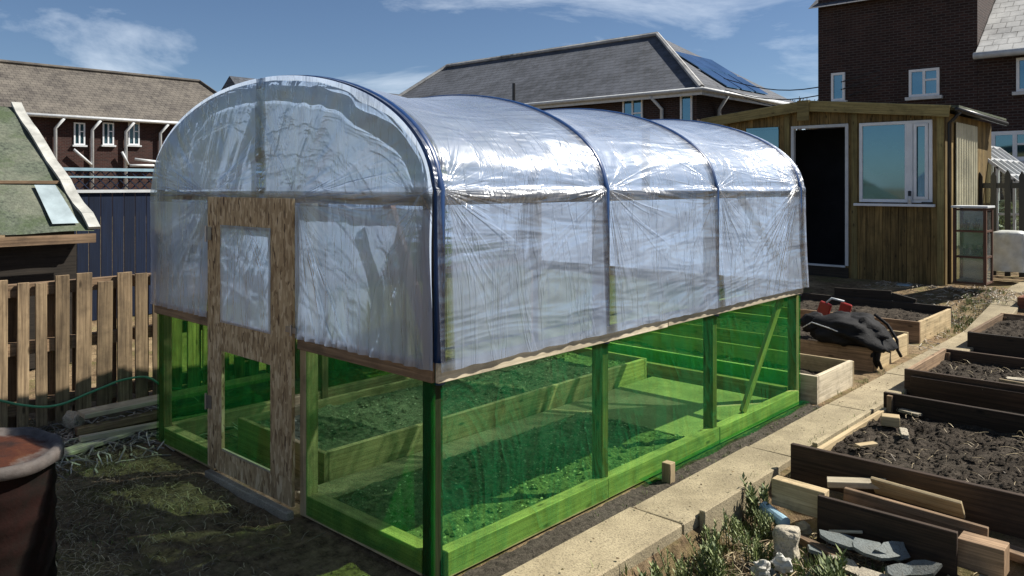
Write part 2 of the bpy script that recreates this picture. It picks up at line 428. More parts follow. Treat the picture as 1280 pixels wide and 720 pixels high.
def film(name, anchors, base=.34, seed=0, fold=1.0, tint=(.76, .86, 1.0), stretch=(2.2, 2.2, 1), hoops=(), bands=(), tsl=.5):
    """polythene sheet: pleats fan out from the anchors (UV metres)"""
    m, t, b = nt(name); t.nodes.remove(b); out = t.nodes['Material Output']; uv = uvc(t)
    acc = None
    for k, (ax, ay, fr, rad, w) in enumerate(anchors):
        sb = t.nodes.new('ShaderNodeVectorMath'); sb.operation = 'SUBTRACT'; t.links.new(uv, sb.inputs[0]); sb.inputs[1].default_value = (ax, ay, 0)
        sp = t.nodes.new('ShaderNodeSeparateXYZ'); t.links.new(sb.outputs[0], sp.inputs[0])
        ang = math_(t, 'ARCTAN2', sp.outputs[1], sp.outputs[0])
        ln = t.nodes.new('ShaderNodeVectorMath'); ln.operation = 'LENGTH'; t.links.new(sb.outputs[0], ln.inputs[0])
        cb = t.nodes.new('ShaderNodeCombineXYZ')
        t.links.new(math_(t, 'MULTIPLY', ang, fr), cb.inputs[0]); t.links.new(math_(t, 'MULTIPLY', ln.outputs['Value'], 1.1), cb.inputs[1])
        cb.inputs[2].default_value = seed+k*5.7
        n = texn(t, cb.outputs[0], 1, 2, .5)
        # ridge: thin bright folds
        r = math_(t, 'SUBTRACT', 1, math_(t, 'MULTIPLY', math_(t, 'ABSOLUTE', math_(t, 'SUBTRACT', n, .5)), 11), True)
        wt = t.nodes.new('ShaderNodeMapRange'); wt.inputs[1].default_value = 0; wt.inputs[2].default_value = rad
        wt.inputs[3].default_value = w; wt.inputs[4].default_value = 0; t.links.new(ln.outputs['Value'], wt.inputs[0])
        cm = t.nodes.new('ShaderNodeCombineXYZ'); t.links.new(math_(t, 'MULTIPLY', ang, 1.6), cm.inputs[0]); cm.inputs[1].default_value = seed*1.3+k*2.9
        mk = ramp(t, texn(t, cm.outputs[0], 1, 1, .5), [(.44, (.08, .08, .08)), (.6, (1, 1, 1))])
        up_ = math_(t, 'SUBTRACT', .75, math_(t, 'MULTIPLY', math_(t, 'SINE', ang), .6), True)
        v = math_(t, 'MULTIPLY', math_(t, 'MULTIPLY', r, mk), math_(t, 'MULTIPLY', wt.outputs[0], up_))
        acc = v if acc is None else math_(t, 'MAXIMUM', acc, v)
    # general crumple and long vertical pleats
    cr = texn(t, mapping(t, uv, (7, 1.1, 1)), 1, 4, .6, .8)
    rid = math_(t, 'SUBTRACT', 1, math_(t, 'MULTIPLY', math_(t, 'ABSOLUTE', math_(t, 'SUBTRACT', cr, .5)), 22), True)
    big = texn(t, mapping(t, uv, stretch), 1, 3, .55, .5)
    fine = texn(t, mapping(t, uv, (9, 6, 1)), 1, 3, .6, 1.5)
    h = math_(t, 'ADD', math_(t, 'ADD', acc, math_(t, 'MULTIPLY', rid, .2)), math_(t, 'ADD', math_(t, 'MULTIPLY', big, 3.4), math_(t, 'MULTIPLY', fine, .1)))
    bp = bump(t, h, .6, .02, None)
    dens = math_(t, 'ADD', math_(t, 'MULTIPLY', math_(t, 'POWER', acc, 1.4), .55*fold), math_(t, 'MULTIPLY', rid, .06))
    dens = math_(t, 'ADD', dens, math_(t, 'ADD', math_(t, 'MULTIPLY', ramp(t, big, [(.4, (0, 0, 0)), (.65, (1, 1, 1))]), .10), base), True)
    if hoops:      # film stretched tight on the pipes is clearer there
        sp2 = t.nodes.new('ShaderNodeSeparateXYZ'); t.links.new(uv, sp2.inputs[0]); near = None
        for hy in hoops:
            q = math_(t, 'SUBTRACT', 1, math_(t, 'MULTIPLY', math_(t, 'ABSOLUTE', math_(t, 'SUBTRACT', sp2.outputs[0], hy)), 18), True)
            near = q if near is None else math_(t, 'MAXIMUM', near, q)
        for bv in bands:
            q = math_(t, 'SUBTRACT', 1, math_(t, 'MULTIPLY', math_(t, 'ABSOLUTE', math_(t, 'SUBTRACT', sp2.outputs[1], bv)), 24), True)
            near = math_(t, 'MAXIMUM', near, q)
        dens = math_(t, 'MULTIPLY', dens, math_(t, 'SUBTRACT', 1, math_(t, 'POWER', near, .3), True))
    tr = t.nodes.new('ShaderNodeBsdfTransparent'); tr.inputs[0].default_value = (*tint, 1)
    df = t.nodes.new('ShaderNodeBsdfDiffuse'); df.inputs[0].default_value = (.6, .73, 1, 1)
    tl = t.nodes.new('ShaderNodeBsdfTranslucent'); tl.inputs[0].default_value = (.66, .79, 1, 1)
    gl = t.nodes.new('ShaderNodeBsdfGlossy'); gl.inputs['Roughness'].default_value = .27; gl.inputs[0].default_value = (.95, .97, 1, 1)
    for s_ in (df, tl, gl): t.links.new(bp, s_.inputs['Normal'])
    m1 = t.nodes.new('ShaderNodeMixShader'); m1.inputs[0].default_value = tsl
    t.links.new(df.outputs[0], m1.inputs[1]); t.links.new(tl.outputs[0], m1.inputs[2])
    m2 = t.nodes.new('ShaderNodeMixShader'); t.links.new(dens, m2.inputs[0])
    t.links.new(tr.outputs[0], m2.inputs[1]); t.links.new(m1.outputs[0], m2.inputs[2])
    fr = t.nodes.new('ShaderNodeFresnel'); fr.inputs[0].default_value = 1.5; t.links.new(bp, fr.inputs['Normal'])
    m3 = t.nodes.new('ShaderNodeMixShader'); t.links.new(math_(t, 'ADD', math_(t, 'MULTIPLY', fr.outputs[0], 1.3), .05, True), m3.inputs[0])
    t.links.new(m2.outputs[0], m3.inputs[1]); t.links.new(gl.outputs[0], m3.inputs[2])
    t.links.new(m3.outputs[0], out.inputs[0]); return m

def netmat():
    m, t, b = nt('net'); t.nodes.remove(b); out = t.nodes['Material Output']; uv = uvc(t)
    w = texn(t, mapping(t, uv, (150, 150, 1)), 1, 2, .7)
    fold0 = texn(t, mapping(t, uv, (3.2, 1.1, 1)), 1, 3, .55, 1.6)
    fold = math_(t, 'SUBTRACT', 1, math_(t, 'MULTIPLY', math_(t, 'ABSOLUTE', math_(t, 'SUBTRACT', fold0, .5)), 9), True)
    tr = t.nodes.new('ShaderNodeBsdfTransparent'); tr.inputs[0].default_value = (.58, .87, .47, 1)
    df = t.nodes.new('ShaderNodeBsdfDiffuse'); df.inputs[0].default_value = (.012, .2, .07, 1)
    tl = t.nodes.new('ShaderNodeBsdfTranslucent'); tl.inputs[0].default_value = (.02, .3, .04, 1)
    bp = bump(t, fold, .6, .02, None); t.links.new(bp, df.inputs['Normal'])
    m1 = t.nodes.new('ShaderNodeMixShader'); m1.inputs[0].default_value = .35
    t.links.new(df.outputs[0], m1.inputs[1]); t.links.new(tl.outputs[0], m1.inputs[2])
    f = math_(t, 'ADD', math_(t, 'MULTIPLY', ramp(t, w, [(.5, (0, 0, 0)), (.62, (1, 1, 1))]), .3), math_(t, 'MULTIPLY', fold, .16))
    f = math_(t, 'ADD', f, .05, True)
    m2 = t.nodes.new('ShaderNodeMixShader'); t.links.new(f, m2.inputs[0])
    t.links.new(tr.outputs[0], m2.inputs[1]); t.links.new(m1.outputs[0], m2.inputs[2])
    t.links.new(m2.outputs[0], out.inputs[0]); return m
M['net'] = netmat()
def leafmat(name, d, l):
    m, t, b = nt(name); at = t.nodes.new('ShaderNodeAttribute'); at.attribute_name = 'tone'
    t.links.new(ramp(t, at.outputs['Fac'], [(0, d), (1, l)]), b.inputs['Base Color'])
    b.inputs['Roughness'].default_value = .6
    b.inputs['Transmission Weight'].default_value = 0
    return m
M['leaf'] = leafmat('leaf', (.05, .075, .025), (.24, .28, .1))
M['straw'] = leafmat('straw', (.09, .06, .035), (.42, .34, .2))
M['twig'] = leafmat('twig', (.16, .13, .1), (.6, .54, .44))
M['grassm'] = leafmat('grassm', (.05, .08, .015), (.2, .26, .06))

# ------------------------------------------------------------------ ground
def dip(x, y): return -.14*sstep(.53, .62, x)*(1-sstep(1.95, 2.3, y))
def gz(x, y, rough=True):
    h = .3*sstep(8.9, 10.3, y)*(1-sstep(30, 60, abs(x)))
    h += dip(x, y)
    if rough and not (.0 < x < .56 and y < 12):
        k = 1 if (x < -.0 and y < -.1) or x < -3 else .5
        if -3 < x < .15 and y > -.1: k = .25
        h += k*(.028*noise.noise(Vector((x*1.7, y*1.7, 0)))+.016*noise.noise(Vector((x*7, y*7, 3)))+.007*noise.noise(Vector((x*21, y*21, 7))))
    return h-.012
def axis(lo, hi, step, far):
    a = [lo+i*step for i in range(int((hi-lo)/step)+1)]
    d = step; v = hi
    R_ = []
    while v < far: d *= 1.25; v += d; R_.append(v)
    d = step; v = lo; L_ = []
    while v > -far: d *= 1.25; v -= d; L_.append(v)
    return L_[::-1]+a+R_
xs = axis(-5, 3, .035, 400); ys = axis(-2.6, 7, .04, 400)
g = MB(); nx = len(xs)
for y in ys:
    for x in xs: g.v.append((x, y, gz(x, y)))
for j in range(len(ys)-1):
    for i in range(nx-1):
        g.f.append((j*nx+i, j*nx+i+1, (j+1)*nx+i+1, (j+1)*nx+i)); g.t.append(.5); g.uv += [(0, 0)]*4
tag(g.build('ground', M['ground'], smooth=True, loc=(0, 0, 0)), 'bare brown allotment soil with dry litter and moss', kind='structure')

# concrete path slabs: one structure
pm = MB(); y = -1.6
while y < 13.5:
    L = 1.42+rng.uniform(-.04, .04); y1 = y+L-.006; z = gz(.36, (y+y1)/2, False)
    za, zb = gz(.36, y, False), gz(.36, y1, False)
    dx = rng.uniform(-.008, .008); tl = rng.uniform(-.004, .004)
    pm.hexa([(.215+dx, y, za-.2), (.545+dx, y, za-.2), (.545+dx, y1, zb-.2), (.215+dx, y1, zb-.2),
             (.215+dx, y, za+.045+tl), (.545+dx, y, za+.045), (.545+dx, y1, zb+.045), (.215+dx, y1, zb+.045-tl)], None)
    y += L
tag(pm.build('path', M['path'], bevel=.008), 'narrow pale concrete slab path running between the beds and polytunnel', kind='structure')
# raised concrete edging strip beside the path by the beds
km = MB()
for a, b in ((1.38, 2.32), (2.9, 4.5)):
    km.box(.55, .585, a, b, -.2, .062, None)
tag(km.build('kerb', M['path'], bevel=.004), 'pale concrete edging along the right side of the path', kind='structure')
# path inside the polytunnel and grit strip beside it
im = MB()
im.box(-1.33, -1.1, .1, 3.86, -.1, .03, None); im.box(-1.095, -.12, 2.5, 3.86, -.1, .03, None)
tag(im.build('path', M['path'], bevel=.004), 'pale slab path inside the polytunnel seen through the netting', kind='structure')
gm = MB()
def gf(u, v):
    x = .05+.17*u; y = -1.2+5.2*v
    return (x, y, .008+.01*noise.noise(Vector((x*30, y*30, 1)))+.006*noise.noise(Vector((x*90, y*90, 1))))
gm.grid(gf, 14, 260)
tag(gm.build('gravel', M['gritdark'], smooth=True), 'dark gravel strip between the netting and the path', kind='stuff')

def clods(mb, x0, x1, y0, y1, zf, n, smin, smax):
    for _ in range(n):
        x, y = rng.uniform(x0, x1), rng.uniform(y0, y1); r = rng.uniform(smin, smax)*rng.random()**1.5+smin*.5
        z = zf(x, y)
        pts = []
        for k in range(6):
            d = [(1, 0, 0), (0, 1, 0), (-1, 0, 0), (0, -1, 0), (0, 0, .7), (0, 0, -.7)][k]
            pts.append(Vector((x, y, z+r*.2))+Vector(d)*r*rng.uniform(.6, 1.3))
        T = rng.random()
        for a, b_, c in ((0, 1, 4), (1, 2, 4), (2, 3, 4), (3, 0, 4)):
            mb.poly([pts[a], pts[b_], pts[c]], [(0, 0)]*3, T)

# ------------------------------------------------------------------ polytunnel
W, L, ZR, ZW, PK = 2.9, 3.96, 1.76, 1.0, .62       # width, length, rail height, waist height, arch rise
HY = [0.0, 1.27, 2.56, 3.96]
tun = thing('polytunnel', (-W/2, L/2, 0), 'timber framed polytunnel with blue hoops, clear polythene roof and green netting sides', 'polytunnel')
def arch(th, off=0):     # th 0..pi from right spring to left
    return (-W/2+(W/2+off)*math.cos(th), ZR+.02+(PK+off)*math.sin(th))
for i, hy in enumerate(HY):
    pts = [(.012, hy, ZW-.1), (.012, hy, 1.4)] + [(arch(math.pi*k/36)[0]+(.012 if k == 0 else 0), hy, arch(math.pi*k/36)[1]) for k in range(37)] + [(-W-.012, hy, 1.4), (-W-.012, hy, ZW-.1)]
    MB().tube(pts, .027, 10).build('hoop', M['pipeblue'], tun, smooth=True)
p = .075
for i, hy in enumerate(HY):
    yy = hy-.02 if i == 0 else hy
    for x in (-p-.008, -W+.008):
        MB().box(x, x+p, yy-.0, yy+.06, .0, ZR, (0, 0, 1)).build('post', M['darkwood' if i == 0 and x > -1 else 'oldboard'], tun, bevel=.003)  # near right post darker than the rest, its shade put into the wood colour
# base beams
def part(name, mat, *boxes, bevel=.003, label=None):
    m = MB()
    for b_ in boxes: m.box(*b_)
    o = m.build(name, M[mat], tun, bevel=bevel)
    if label: o['label'] = label
    return o
part('base_beam', 'timber', (-.055, .015, .05, 1.3, .0, .12)); part('base_beam', 'timber', (-.06, .012, 1.303, 2.62, .0, .115)); part('base_beam', 'timber', (-.055, .015, 2.623, L, .0, .115))
part('base_beam', 'timber', (-W, -W+.07, .05, L, .0, .12))
part('base_beam', 'timber', (-1.09, -.09, -.02, .06, .0, .12)); part('base_beam', 'timber', (-W+.09, -2.09, -.02, .06, .0, .12))
part('base_beam', 'timber', (-W+.1, -.1, L, L+.06, .0, .12))
# rails
part('waist_rail', 'paleboard', (.017, .04, -.03, 1.9, ZW-.09, ZW), label='weathered pale rail holding the polythene hem')
part('waist_rail', 'paleboard', (.017, .04, 1.905, L+.03, ZW-.085, ZW))
part('waist_rail', 'framewood', (-W-.04, -W-.017, -.03, L+.03, ZW-.09, ZW))
part('waist_rail', 'oldboard', (-1.09, .01, -.045, -.023, ZW-.09, ZW)); part('waist_rail', 'oldboard', (-W-.01, -2.09, -.045, -.023, ZW-.09, ZW))
part('waist_rail', 'framewood', (-W, 0, L+.062, L+.085, ZW-.09, ZW))
part('top_rail', 'oldboard', (-.045, -.01, .04, L, ZR-.05, ZR-.002)); part('top_rail', 'oldboard', (-W+.01, -W+.045, .04, L, ZR-.05, ZR-.002))
part('top_rail', 'oldboard', (-W+.05, -.05, -.018, .02, ZR-.055, ZR-.005)); part('top_rail', 'oldboard', (-W+.05, -.05, L+.0, L+.04, ZR-.055, ZR-.005))
# king posts, door posts, ridge and braces
part('king_post', 'darkwood', (-W/2-.035, -W/2+.035, .022, .06, ZR-.05, ZR+PK-.02), label='dark post rising from the rail to the ridge')
part('king_post', 'framewood', (-W/2-.035, -W/2+.035, L-.045, L-.002, ZR-.05, ZR+PK-.02))
part('ridge_rail', 'framewood', (-W/2-.02, -W/2+.02, .062, L-.047, ZR+PK-.07, ZR+PK-.025))
part('door_post', 'timber', (-1.1, -1.03, -.022, .05, .0, ZR-.057)); part('door_post', 'framewood', (-2.14, -2.085, -.022, .05, .0, ZR-.057))
for a, b_, mt in (((-.42, .05, ZR-.05), (-.1, .05, 1.03), 'pinkwood'), ((-2.2, .05, ZR-.06), (-2.83, .05, 1.1), 'framewood'),
                  ((-.03, 3.72, ZW-.1), (-.03, 3.05, .12), 'framewood'), ((-.5, L-.02, ZR-.05), (-.1, L-.02, 1.1), 'framewood')):
    m = MB().bar(a, b_, .028, .06); m.build('brace', M[mt], tun)
# --- side and roof sheet
def prof(n1=34, n2=130):
    pts = []
    for k in range(n1+1):
        z = ZW-.035+(ZR+.02-(ZW-.035))*k/n1; fl = .03*(1-k/n1)**2
        pts.append((.036+fl, z, 1, 0))
    for k in range(1, n2+1):
        th = math.pi*k/n2; x, z = arch(th, .022)
        pts.append((x, z, math.cos(th), math.sin(th)))
    for k in range(1, n1+1):
        z = ZR+.02-(ZR+.02-(ZW-.035))*k/n1; fl = .06*(k/n1)**2
        pts.append((-W-.036-fl, z, -1, 0))
    return pts
PR = prof(); arcl = [0]
for a, b_ in zip(PR, PR[1:]): arcl.append(arcl[-1]+math.hypot(a[0]-b_[0], a[1]-b_[1]))
TOT = arcl[-1]; VR = ZR+.02-(ZW-.035)
ny = 270; sk = MB()
def fan(y, v, seed):
    d = 0
    for k, hy in enumerate(HY):
        for vv in (VR, TOT-VR):
            dy, dv = y-hy, v-vv; r = math.hypot(dy, dv)
            if r < 1e-4 or r > 1.3: continue
            a = math.atan2(dv, dy)
            d += noise.noise(Vector((a*3.3, r*.9, seed+k*3)))*.012*min(1, r/.25)*(1-r/1.3)
    return d
for i, (x, z, nxn, nzn) in enumerate(PR):
    for j in range(ny+1):
        y = -.035+(L+.12)*j/ny
        yb = 0
        for a, b_ in zip(HY, HY[1:]):
            if a <= y <= b_:
                yb = (y-a)/(b_-a)
        s_ = math.sin(math.pi*yb)**.8 if 0 < yb < 1 else 0
        v = arcl[i]
        onroof = max(0, nzn)
        sag = -(.035+.03*onroof)*s_
        onside = (v < VR or v > TOT-VR)
        if onside: sag = -.012*s_
        d = sag+fan(y, v, 2)*(min(1, s_*2.2))
        d += .012*noise.noise(Vector((y*2.2, v*1.6, 5)))*s_ + .006*noise.noise(Vector((y*7, v*3, 8)))*s_
        if v < .12 or v > TOT-.12:
            d += .002*math.sin(y*60+3*noise.noise(Vector((y*3, 0, 0))))*(1-min(v, TOT-v)/.12)
        if v < VR: d = max(d, -.02)
        zz = z+nzn*d
        if v < .05: zz += .007*noise.noise(Vector((y*9, 0, 4)))*(1-v/.05)
        sk.v.append((x+nxn*d, y, zz))
n_ = ny+1
for i in range(len(PR)-1):
    for j in range(ny):
        sk.f.append((i*n_+j, i*n_+j+1, (i+1)*n_+j+1, (i+1)*n_+j)); sk.t.append(.5)
        for (ii, jj) in ((i, j), (i, j+1), (i+1, j+1), (i+1, j)):
            sk.uv.append((-.035+(L+.12)*jj/ny, arcl[ii]))
anch = [(HY[0], VR, 6, .7, .7), (HY[1], VR, 6.5, .95, .75), (HY[2], VR, 6.5, .95, .75), (HY[3], VR+.05, 9, 1.4, 1.0)]
M['filmside'] = film('filmside', anch, base=.6, seed=3, stretch=(1.1, 4.5, 1), hoops=HY, bands=(VR-.035, TOT-VR+.035), tsl=.66)
o = sk.build('polythene_cover', M['filmside'], tun, smooth=True)
# --- gable sheets
def gable(yp, out_dir, holes, name, mat, nz=110, nx_=210):
    m = MB(); idx = {}
    def top(x):
        c = (x+W/2)/(W/2+.02)
        return ZR+.02+(PK+.018)*math.sqrt(max(0, 1-c*c))
    zb = ZW-.03
    X0, X1 = -W-.03, .03
    for i in range(nx_+1):
        x = X0+(X1-X0)*i/nx_; T = max(top(x), ZR)
        for j in range(nz+1):
            z = zb+(T-zb)*j/nz
            d = 0
            for ax in (-2.09, -1.08):
                r = math.hypot(x-ax, z-ZR)
                a = math.atan2(z-ZR, x-ax)
                d += noise.noise(Vector((a*7, r*.8, ax)))*.014*min(1, r/.15)*max(0, 1-r/1.2)
            ed = min(1, (T-z)/.08) if z > ZR else 1
            d += .02*noise.noise(Vector((x*3, z*1.1, 9)))+.009*noise.noise(Vector((x*11+z*2, z*1.5, 4)))
            d *= ed
            fl = 0
            if z < ZR:
                k = (ZR-z)/(ZR-zb)
                d += .008*math.sin(x*70+4*noise.noise(Vector((x*2, z*.5, 2))))*k*k
            m.v.append((x, yp+out_dir*(.004+max(-.001, d+.003)), z))
    for i in range(nx_):
        xm = X0+(X1-X0)*(i+.5)/nx_
        for j in range(nz):
            a = i*(nz+1)+j
            q = (a, a+nz+1, a+nz+2, a+1)
            zm = m.v[a][2]+.01
            if any(h0 < xm < h1 and zm < hz for h0, h1, hz in holes): continue
            m.f.append(q); m.t.append(.5)
            m.uv += [(m.v[k][0], m.v[k][2]) for k in q]
    return m.build(name, mat, tun, smooth=True)
M['filmfront'] = film('filmfront', [(-2.09, ZR-.03, 9, 1.1, 1), (-1.08, ZR-.03, 8.5, 1.2, 1), (-.05, ZR, 6, .6, .6)], base=.66, seed=11, stretch=(1.6, 1.2, 1), hoops=(-W/2,), bands=(ZR-.03,), tsl=.75, fold=1.6)
gable(-.05, -1, [(-2.085, -1.095, ZR-.03)], 'front_sheet', M['filmfront'])
gable(L+.09, 1, [], 'rear_sheet', M['filmside'], 50, 80)
# --- green netting
def net(u0, u1, plane, z0, z1, c, dirn, seed):
    m = MB(); nu = max(8, int(abs(u1-u0)/.03)); nv = 30
    def f(u, v):
        uu = u0+(u1-u0)*u; z = z0+(z1-z0)*v
        e = math.sin(math.pi*u)*math.sin(math.pi*v)
        d = .012*noise.noise(Vector((uu*3+v*1.5, v*1.2, seed)))*e*1.6+.004*noise.noise(Vector((uu*14+v*4, v*3, seed)))*e
        d += .018*max(0, .35-v)*math.sin(uu*6)   # loose skirt at the bottom
        d = max(d, 0)*dirn
        return (uu, c+d, z) if plane == 'y' else (c+d, uu, z)
    m.grid(f, nu, nv, lambda u, v: (u0+(u1-u0)*u, z0+(z1-z0)*v))
    return m.build('netting', M['net'], tun, smooth=True)
for a, b_ in zip(HY, HY[1:]):
    net(a, b_-.001, 'x', .015, ZW-.04, .022, 1, a)
    net(a, b_-.001, 'x', .015, ZW-.04, -W-.008, -1, a+9)
net(-1.03, .015, 'y', .02, ZW-.03, -.027, -1, 4); net(-W, -2.14, 'y', .02, ZW-.03, -.027, -1, 6)
net(-W, 0, 'y', .02, ZW-.03, L+.063, 1, 8)
# loose skirt of netting on the ground along the side
m = MB()
m.grid(lambda u, v: (.022+.07*v, 1.6+2.4*u, .02+.012*math.sin(u*25+v*3)*v+.012*(1-v)), 60, 5)
m.build('netting_skirt', M['net'], tun, smooth=True)
# --- door
dr = MB()
X0, X1, Z0, Z1, ya, yb = -2.075, -1.11, .05, ZR-.03, -.066, -.046
def doorframe():
    m = MB()
    xi0, xi1 = -1.895, -1.33
    m.box(X0, xi0, ya, yb, Z0, Z1, (0, 0, 1)); m.box(xi1, X1, ya, yb, Z0, Z1, (0, 0, 1))
    m.box(xi0, xi1, ya, yb, Z1-.19, Z1, (0, 0, 1)); m.box(xi0, xi1, ya, yb, .79, .98, (0, 0, 1)); m.box(xi0, xi1, ya, yb, Z0, .18, (0, 0, 1))
    return m
door = doorframe().build('door', M['osb'], tun); door['label'] = 'strand board door with clear upper and netted lower opening'
m = MB(); m.grid(lambda u, v: (-1.905+.585*u, ya-.004-.004*noise.noise(Vector((u*5, v*4, 1))), .965+.595*v), 24, 24, lambda u, v: (u*.66, v*.57))
m.build('door_window', film('filmdoor', [(.33, .6, 5, .9, .4)], base=.82, seed=21, tint=(.9, .94, 1), tsl=.8), door, smooth=True)
m = MB(); m.grid(lambda u, v: (-1.9+.575*u, yb+.004, .175+.62*v), 10, 10, lambda u, v: (u*.66, v*.57)); m.build('door_net', M['net'], door)
for z in (.45, 1.5):
    m = MB(); m.box(-2.1, -2.02, ya-.006, ya-.002, z-.04, z+.04, None); m.tube([(-2.082, ya-.009, z-.05), (-2.082, ya-.009, z+.05)], .007, 8); m.build('hinge', M['metal'], door)
m = MB(); m.box(-1.16, -1.06, ya-.008, ya-.002, 1.0, 1.03, None); m.tube([(-1.1, ya-.012, .985), (-1.1, ya-.012, 1.045)], .006, 6); m.build('latch', M['metal'], door)
m = MB(); m.box(-1.893, -1.332, ya+.002, ya+.016, .181, .193); m.build('sill_batten', M['paleboard'], door)
# slabs under the door
m = MB(); m.box(-2.05, -1.1, -.1, -.055, -.05, .03, None)
tag(m.build('door_step', M['stone'], bevel=.006), 'pale mortar step on the ground under the strand board door', 'step')
# stub of timber at the side
m = MB(); m.box(.105, .165, 1.72, 1.78, -.05, .125, (0, 0, 1)); tag(m.build('timber_peg', M['timber'], bevel=.003), 'short square timber peg standing between netting and path', 'peg')

# soil patch and beds
def soilgrid(x0, x1, y0, y1, z, seed, amp=.03, step=.03, nclod=300):
    m = MB(); nu = max(4, int((x1-x0)/step)); nv = max(4, int((y1-y0)/step))
    def zf(x, y): return z+amp*noise.noise(Vector((x*4, y*4, seed)))+amp*.6*noise.noise(Vector((x*13, y*13, seed)))+amp*.35*noise.noise(Vector((x*34, y*34, seed)))
    m.grid(lambda u, v: (x0+(x1-x0)*u, y0+(y1-y0)*v, zf(x0+(x1-x0)*u, y0+(y1-y0)*v)), nu, nv)
    clods(m, x0+.02, x1-.02, y0+.02, y1-.02, zf, nclod, .008, .028)
    return m
tag(soilgrid(-1.09, -.07, .1, 2.49, .03, 4, nclod=900).build('soil', M['insoil']), 'dark crumbly soil patch inside the polytunnel by the near side', kind='stuff')
def board(m, a, b_, h, th=.035, z0=0, jit=.006):
    j = lambda: rng.uniform(-jit, jit)
    m.bar((a[0], a[1], z0+h/2+j()), (b_[0], b_[1], z0+h/2+j()), th, h)
def bed(name_label, x0, x1, y0, y1, h, mats, z0=None, soilz=None, low_left=False, group='wooden raised beds', two=False, nclod=600):
    if z0 is None: z0 = gz((x0+x1)/2 if x1 < 1 else x0+.1, (y0+y1)/2, False)
    t = thing('raised_bed', ((x0+x1)/2, (y0+y1)/2, z0), name_label, 'raised bed', group)
    th = .035
    def b_(a, c, hh, mt, zz=0):
        m = MB(); board(m, a, c, hh, th, z0-.02+zz); m.build('board', M[mt], t, bevel=.003)
    b_((x0, y0+th/2), (x1, y0+th/2), h+.02, mats[0]); b_((x0, y1-th/2), (x1, y1-th/2), h+.02+rng.uniform(-.02, .02), mats[1])
    b_((x0+th/2, y0+th+.002), (x0+th/2, y1-th-.002), h+.02 if not low_left else .1, mats[2]); b_((x1-th/2, y0+th+.002), (x1-th/2, y1-th-.002), h+.02, mats[3])
    if two: b_((x0+.06, y0-.025), (x0+.95, y0-.022), h-.02, 'shadeboard')
    s = soilgrid(x0+th, x1-th, y0+th, y1-th, z0+(soilz if soilz is not None else h*.5), x0+y0, nclod=nclod)
    s.build('soil', M['insoil'] if x0 == -2.38 else M['bedsoil'], t)
    for cx_ in (x0+th+.02, x1-th-.02):
        for cy_ in (y0+th+.022, y1-th-.022):
            m = MB(); m.box(cx_-.018, cx_+.018, cy_-.018, cy_+.018, z0-.02, z0+h-.03, (0, 0, 1)); m.build('corner_post', M['oldboard'], t)
    return t
gi = 'raised beds inside the polytunnel'
bed('long timber bed inside the polytunnel seen through the green net left of centre', -2.38, -1.35, .3, 3.8, .2, ['timber', 'timber', 'timber', 'timber'], z0=0, soilz=.14, group=None, nclod=900)
g1 = 'raised beds left of the path'
bed('new pale timber bed against the rear of the polytunnel, with empty front half', -2.6, .11, 4.1, 4.95, .23, ['paleboard', 'timber', 'timber', 'paleboard'], soilz=.08, group=g1)
bed('brown board bed with a black bag draped over its corner', -2.6, .06, 5.6, 6.72, .23, ['oldboard', 'timber', 'timber', 'timber'], soilz=.17, group=g1)
b3 = bed('brown bed nearest the wooden shed, a spare board along its back', -2.6, -.02, 7.4, 8.78, .25, ['oldboard', 'darkwood', 'timber', 'timber'], soilz=.17, group=g1)
m = MB(); m.bar((-1.5, 8.8, .3), (-.75, 8.8, .32), .03, .14); m.bar((-.75, 8.8, .32), (-.45, 8.8, .26), .03, .1); m.build('board', M['darkwood'], b3)
g2 = 'raised beds right of the path'
bed('large low bed in the right foreground holding dark soil and broken blocks', .64, 3.4, 2.34, 4.1, .21, ['shadeboard', 'shadeboard', 'timber', 'oldboard'], z0=0, soilz=.05, low_left=True, group=g2, nclod=4200)
bed('right hand bed with a doubled dark brown front board', .53, 3.4, 4.96, 6.2, .2, ['shadeboard', 'shadeboard', 'oldboard', 'oldboard'], z0=0, soilz=.1, group=g2, two=True, nclod=2000)
bed('right hand bed with a black front board beyond the doubled one', .48, 3.4, 7.34, 9.0, .2, ['darkwood', 'oldboard', 'oldboard', 'oldboard'], z0=0, soilz=.13, group=g2, nclod=1200)
bed('small far right bed cut off by the picture edge', .52, 3.2, 9.75, 10.9, .18, ['redboard', 'oldboard', 'redboard', 'oldboard'], z0=.15, soilz=.1, group=g2, nclod=300)
# bits lying on the near right bed
def lump(name, mat, c, s, rz, label, cat, tilt=0, group=None):
    m = MB(); x, y, z = s; sd_ = rng.random()*50
    if mat in ('stone', 'slate', 'whiterock'):
        for ax in range(3):
            for sg in (0, 1):
                def ff(u, v, ax=ax, sg=sg):
                    q = [0, 0, 0]; q[ax] = sg; q[(ax+1) % 3] = u; q[(ax+2) % 3] = v
                    p_ = Vector(((q[0]-.5)*x, (q[1]-.5)*y, q[2]*z)); k_ = min(x, y, z)
                    cen = Vector((0, 0, z/2)); nn = noise.noise(p_/k_*.8+Vector((sd_, 0, 0)))*.28+noise.noise(p_/k_*3+Vector((sd_, 3, 0)))*.09
                    e_ = sum(abs(w_-.5) > .4 for w_ in q); 
                    return p_+(p_-cen).normalized()*k_*(nn-(.1 if e_ > 1 else 0)-(.08 if e_ > 2 else 0))
                m.grid(ff, 8, 8, None, .5, sg == 0)
    else: m.box(-x/2, x/2, -y/2, y/2, 0, z)
    mt = Matrix.Rotation(rz, 3, 'Z') @ Matrix.Rotation(tilt, 3, 'X')
    m.v = [tuple(mt @ Vector((a*(1+rng.uniform(-.06, .06)), b_*(1+rng.uniform(-.06, .06)), d)) + Vector(c)) for a, b_, d in m.v]
    return tag(m.build(name, M[mat], bevel=.004), label, cat, group)
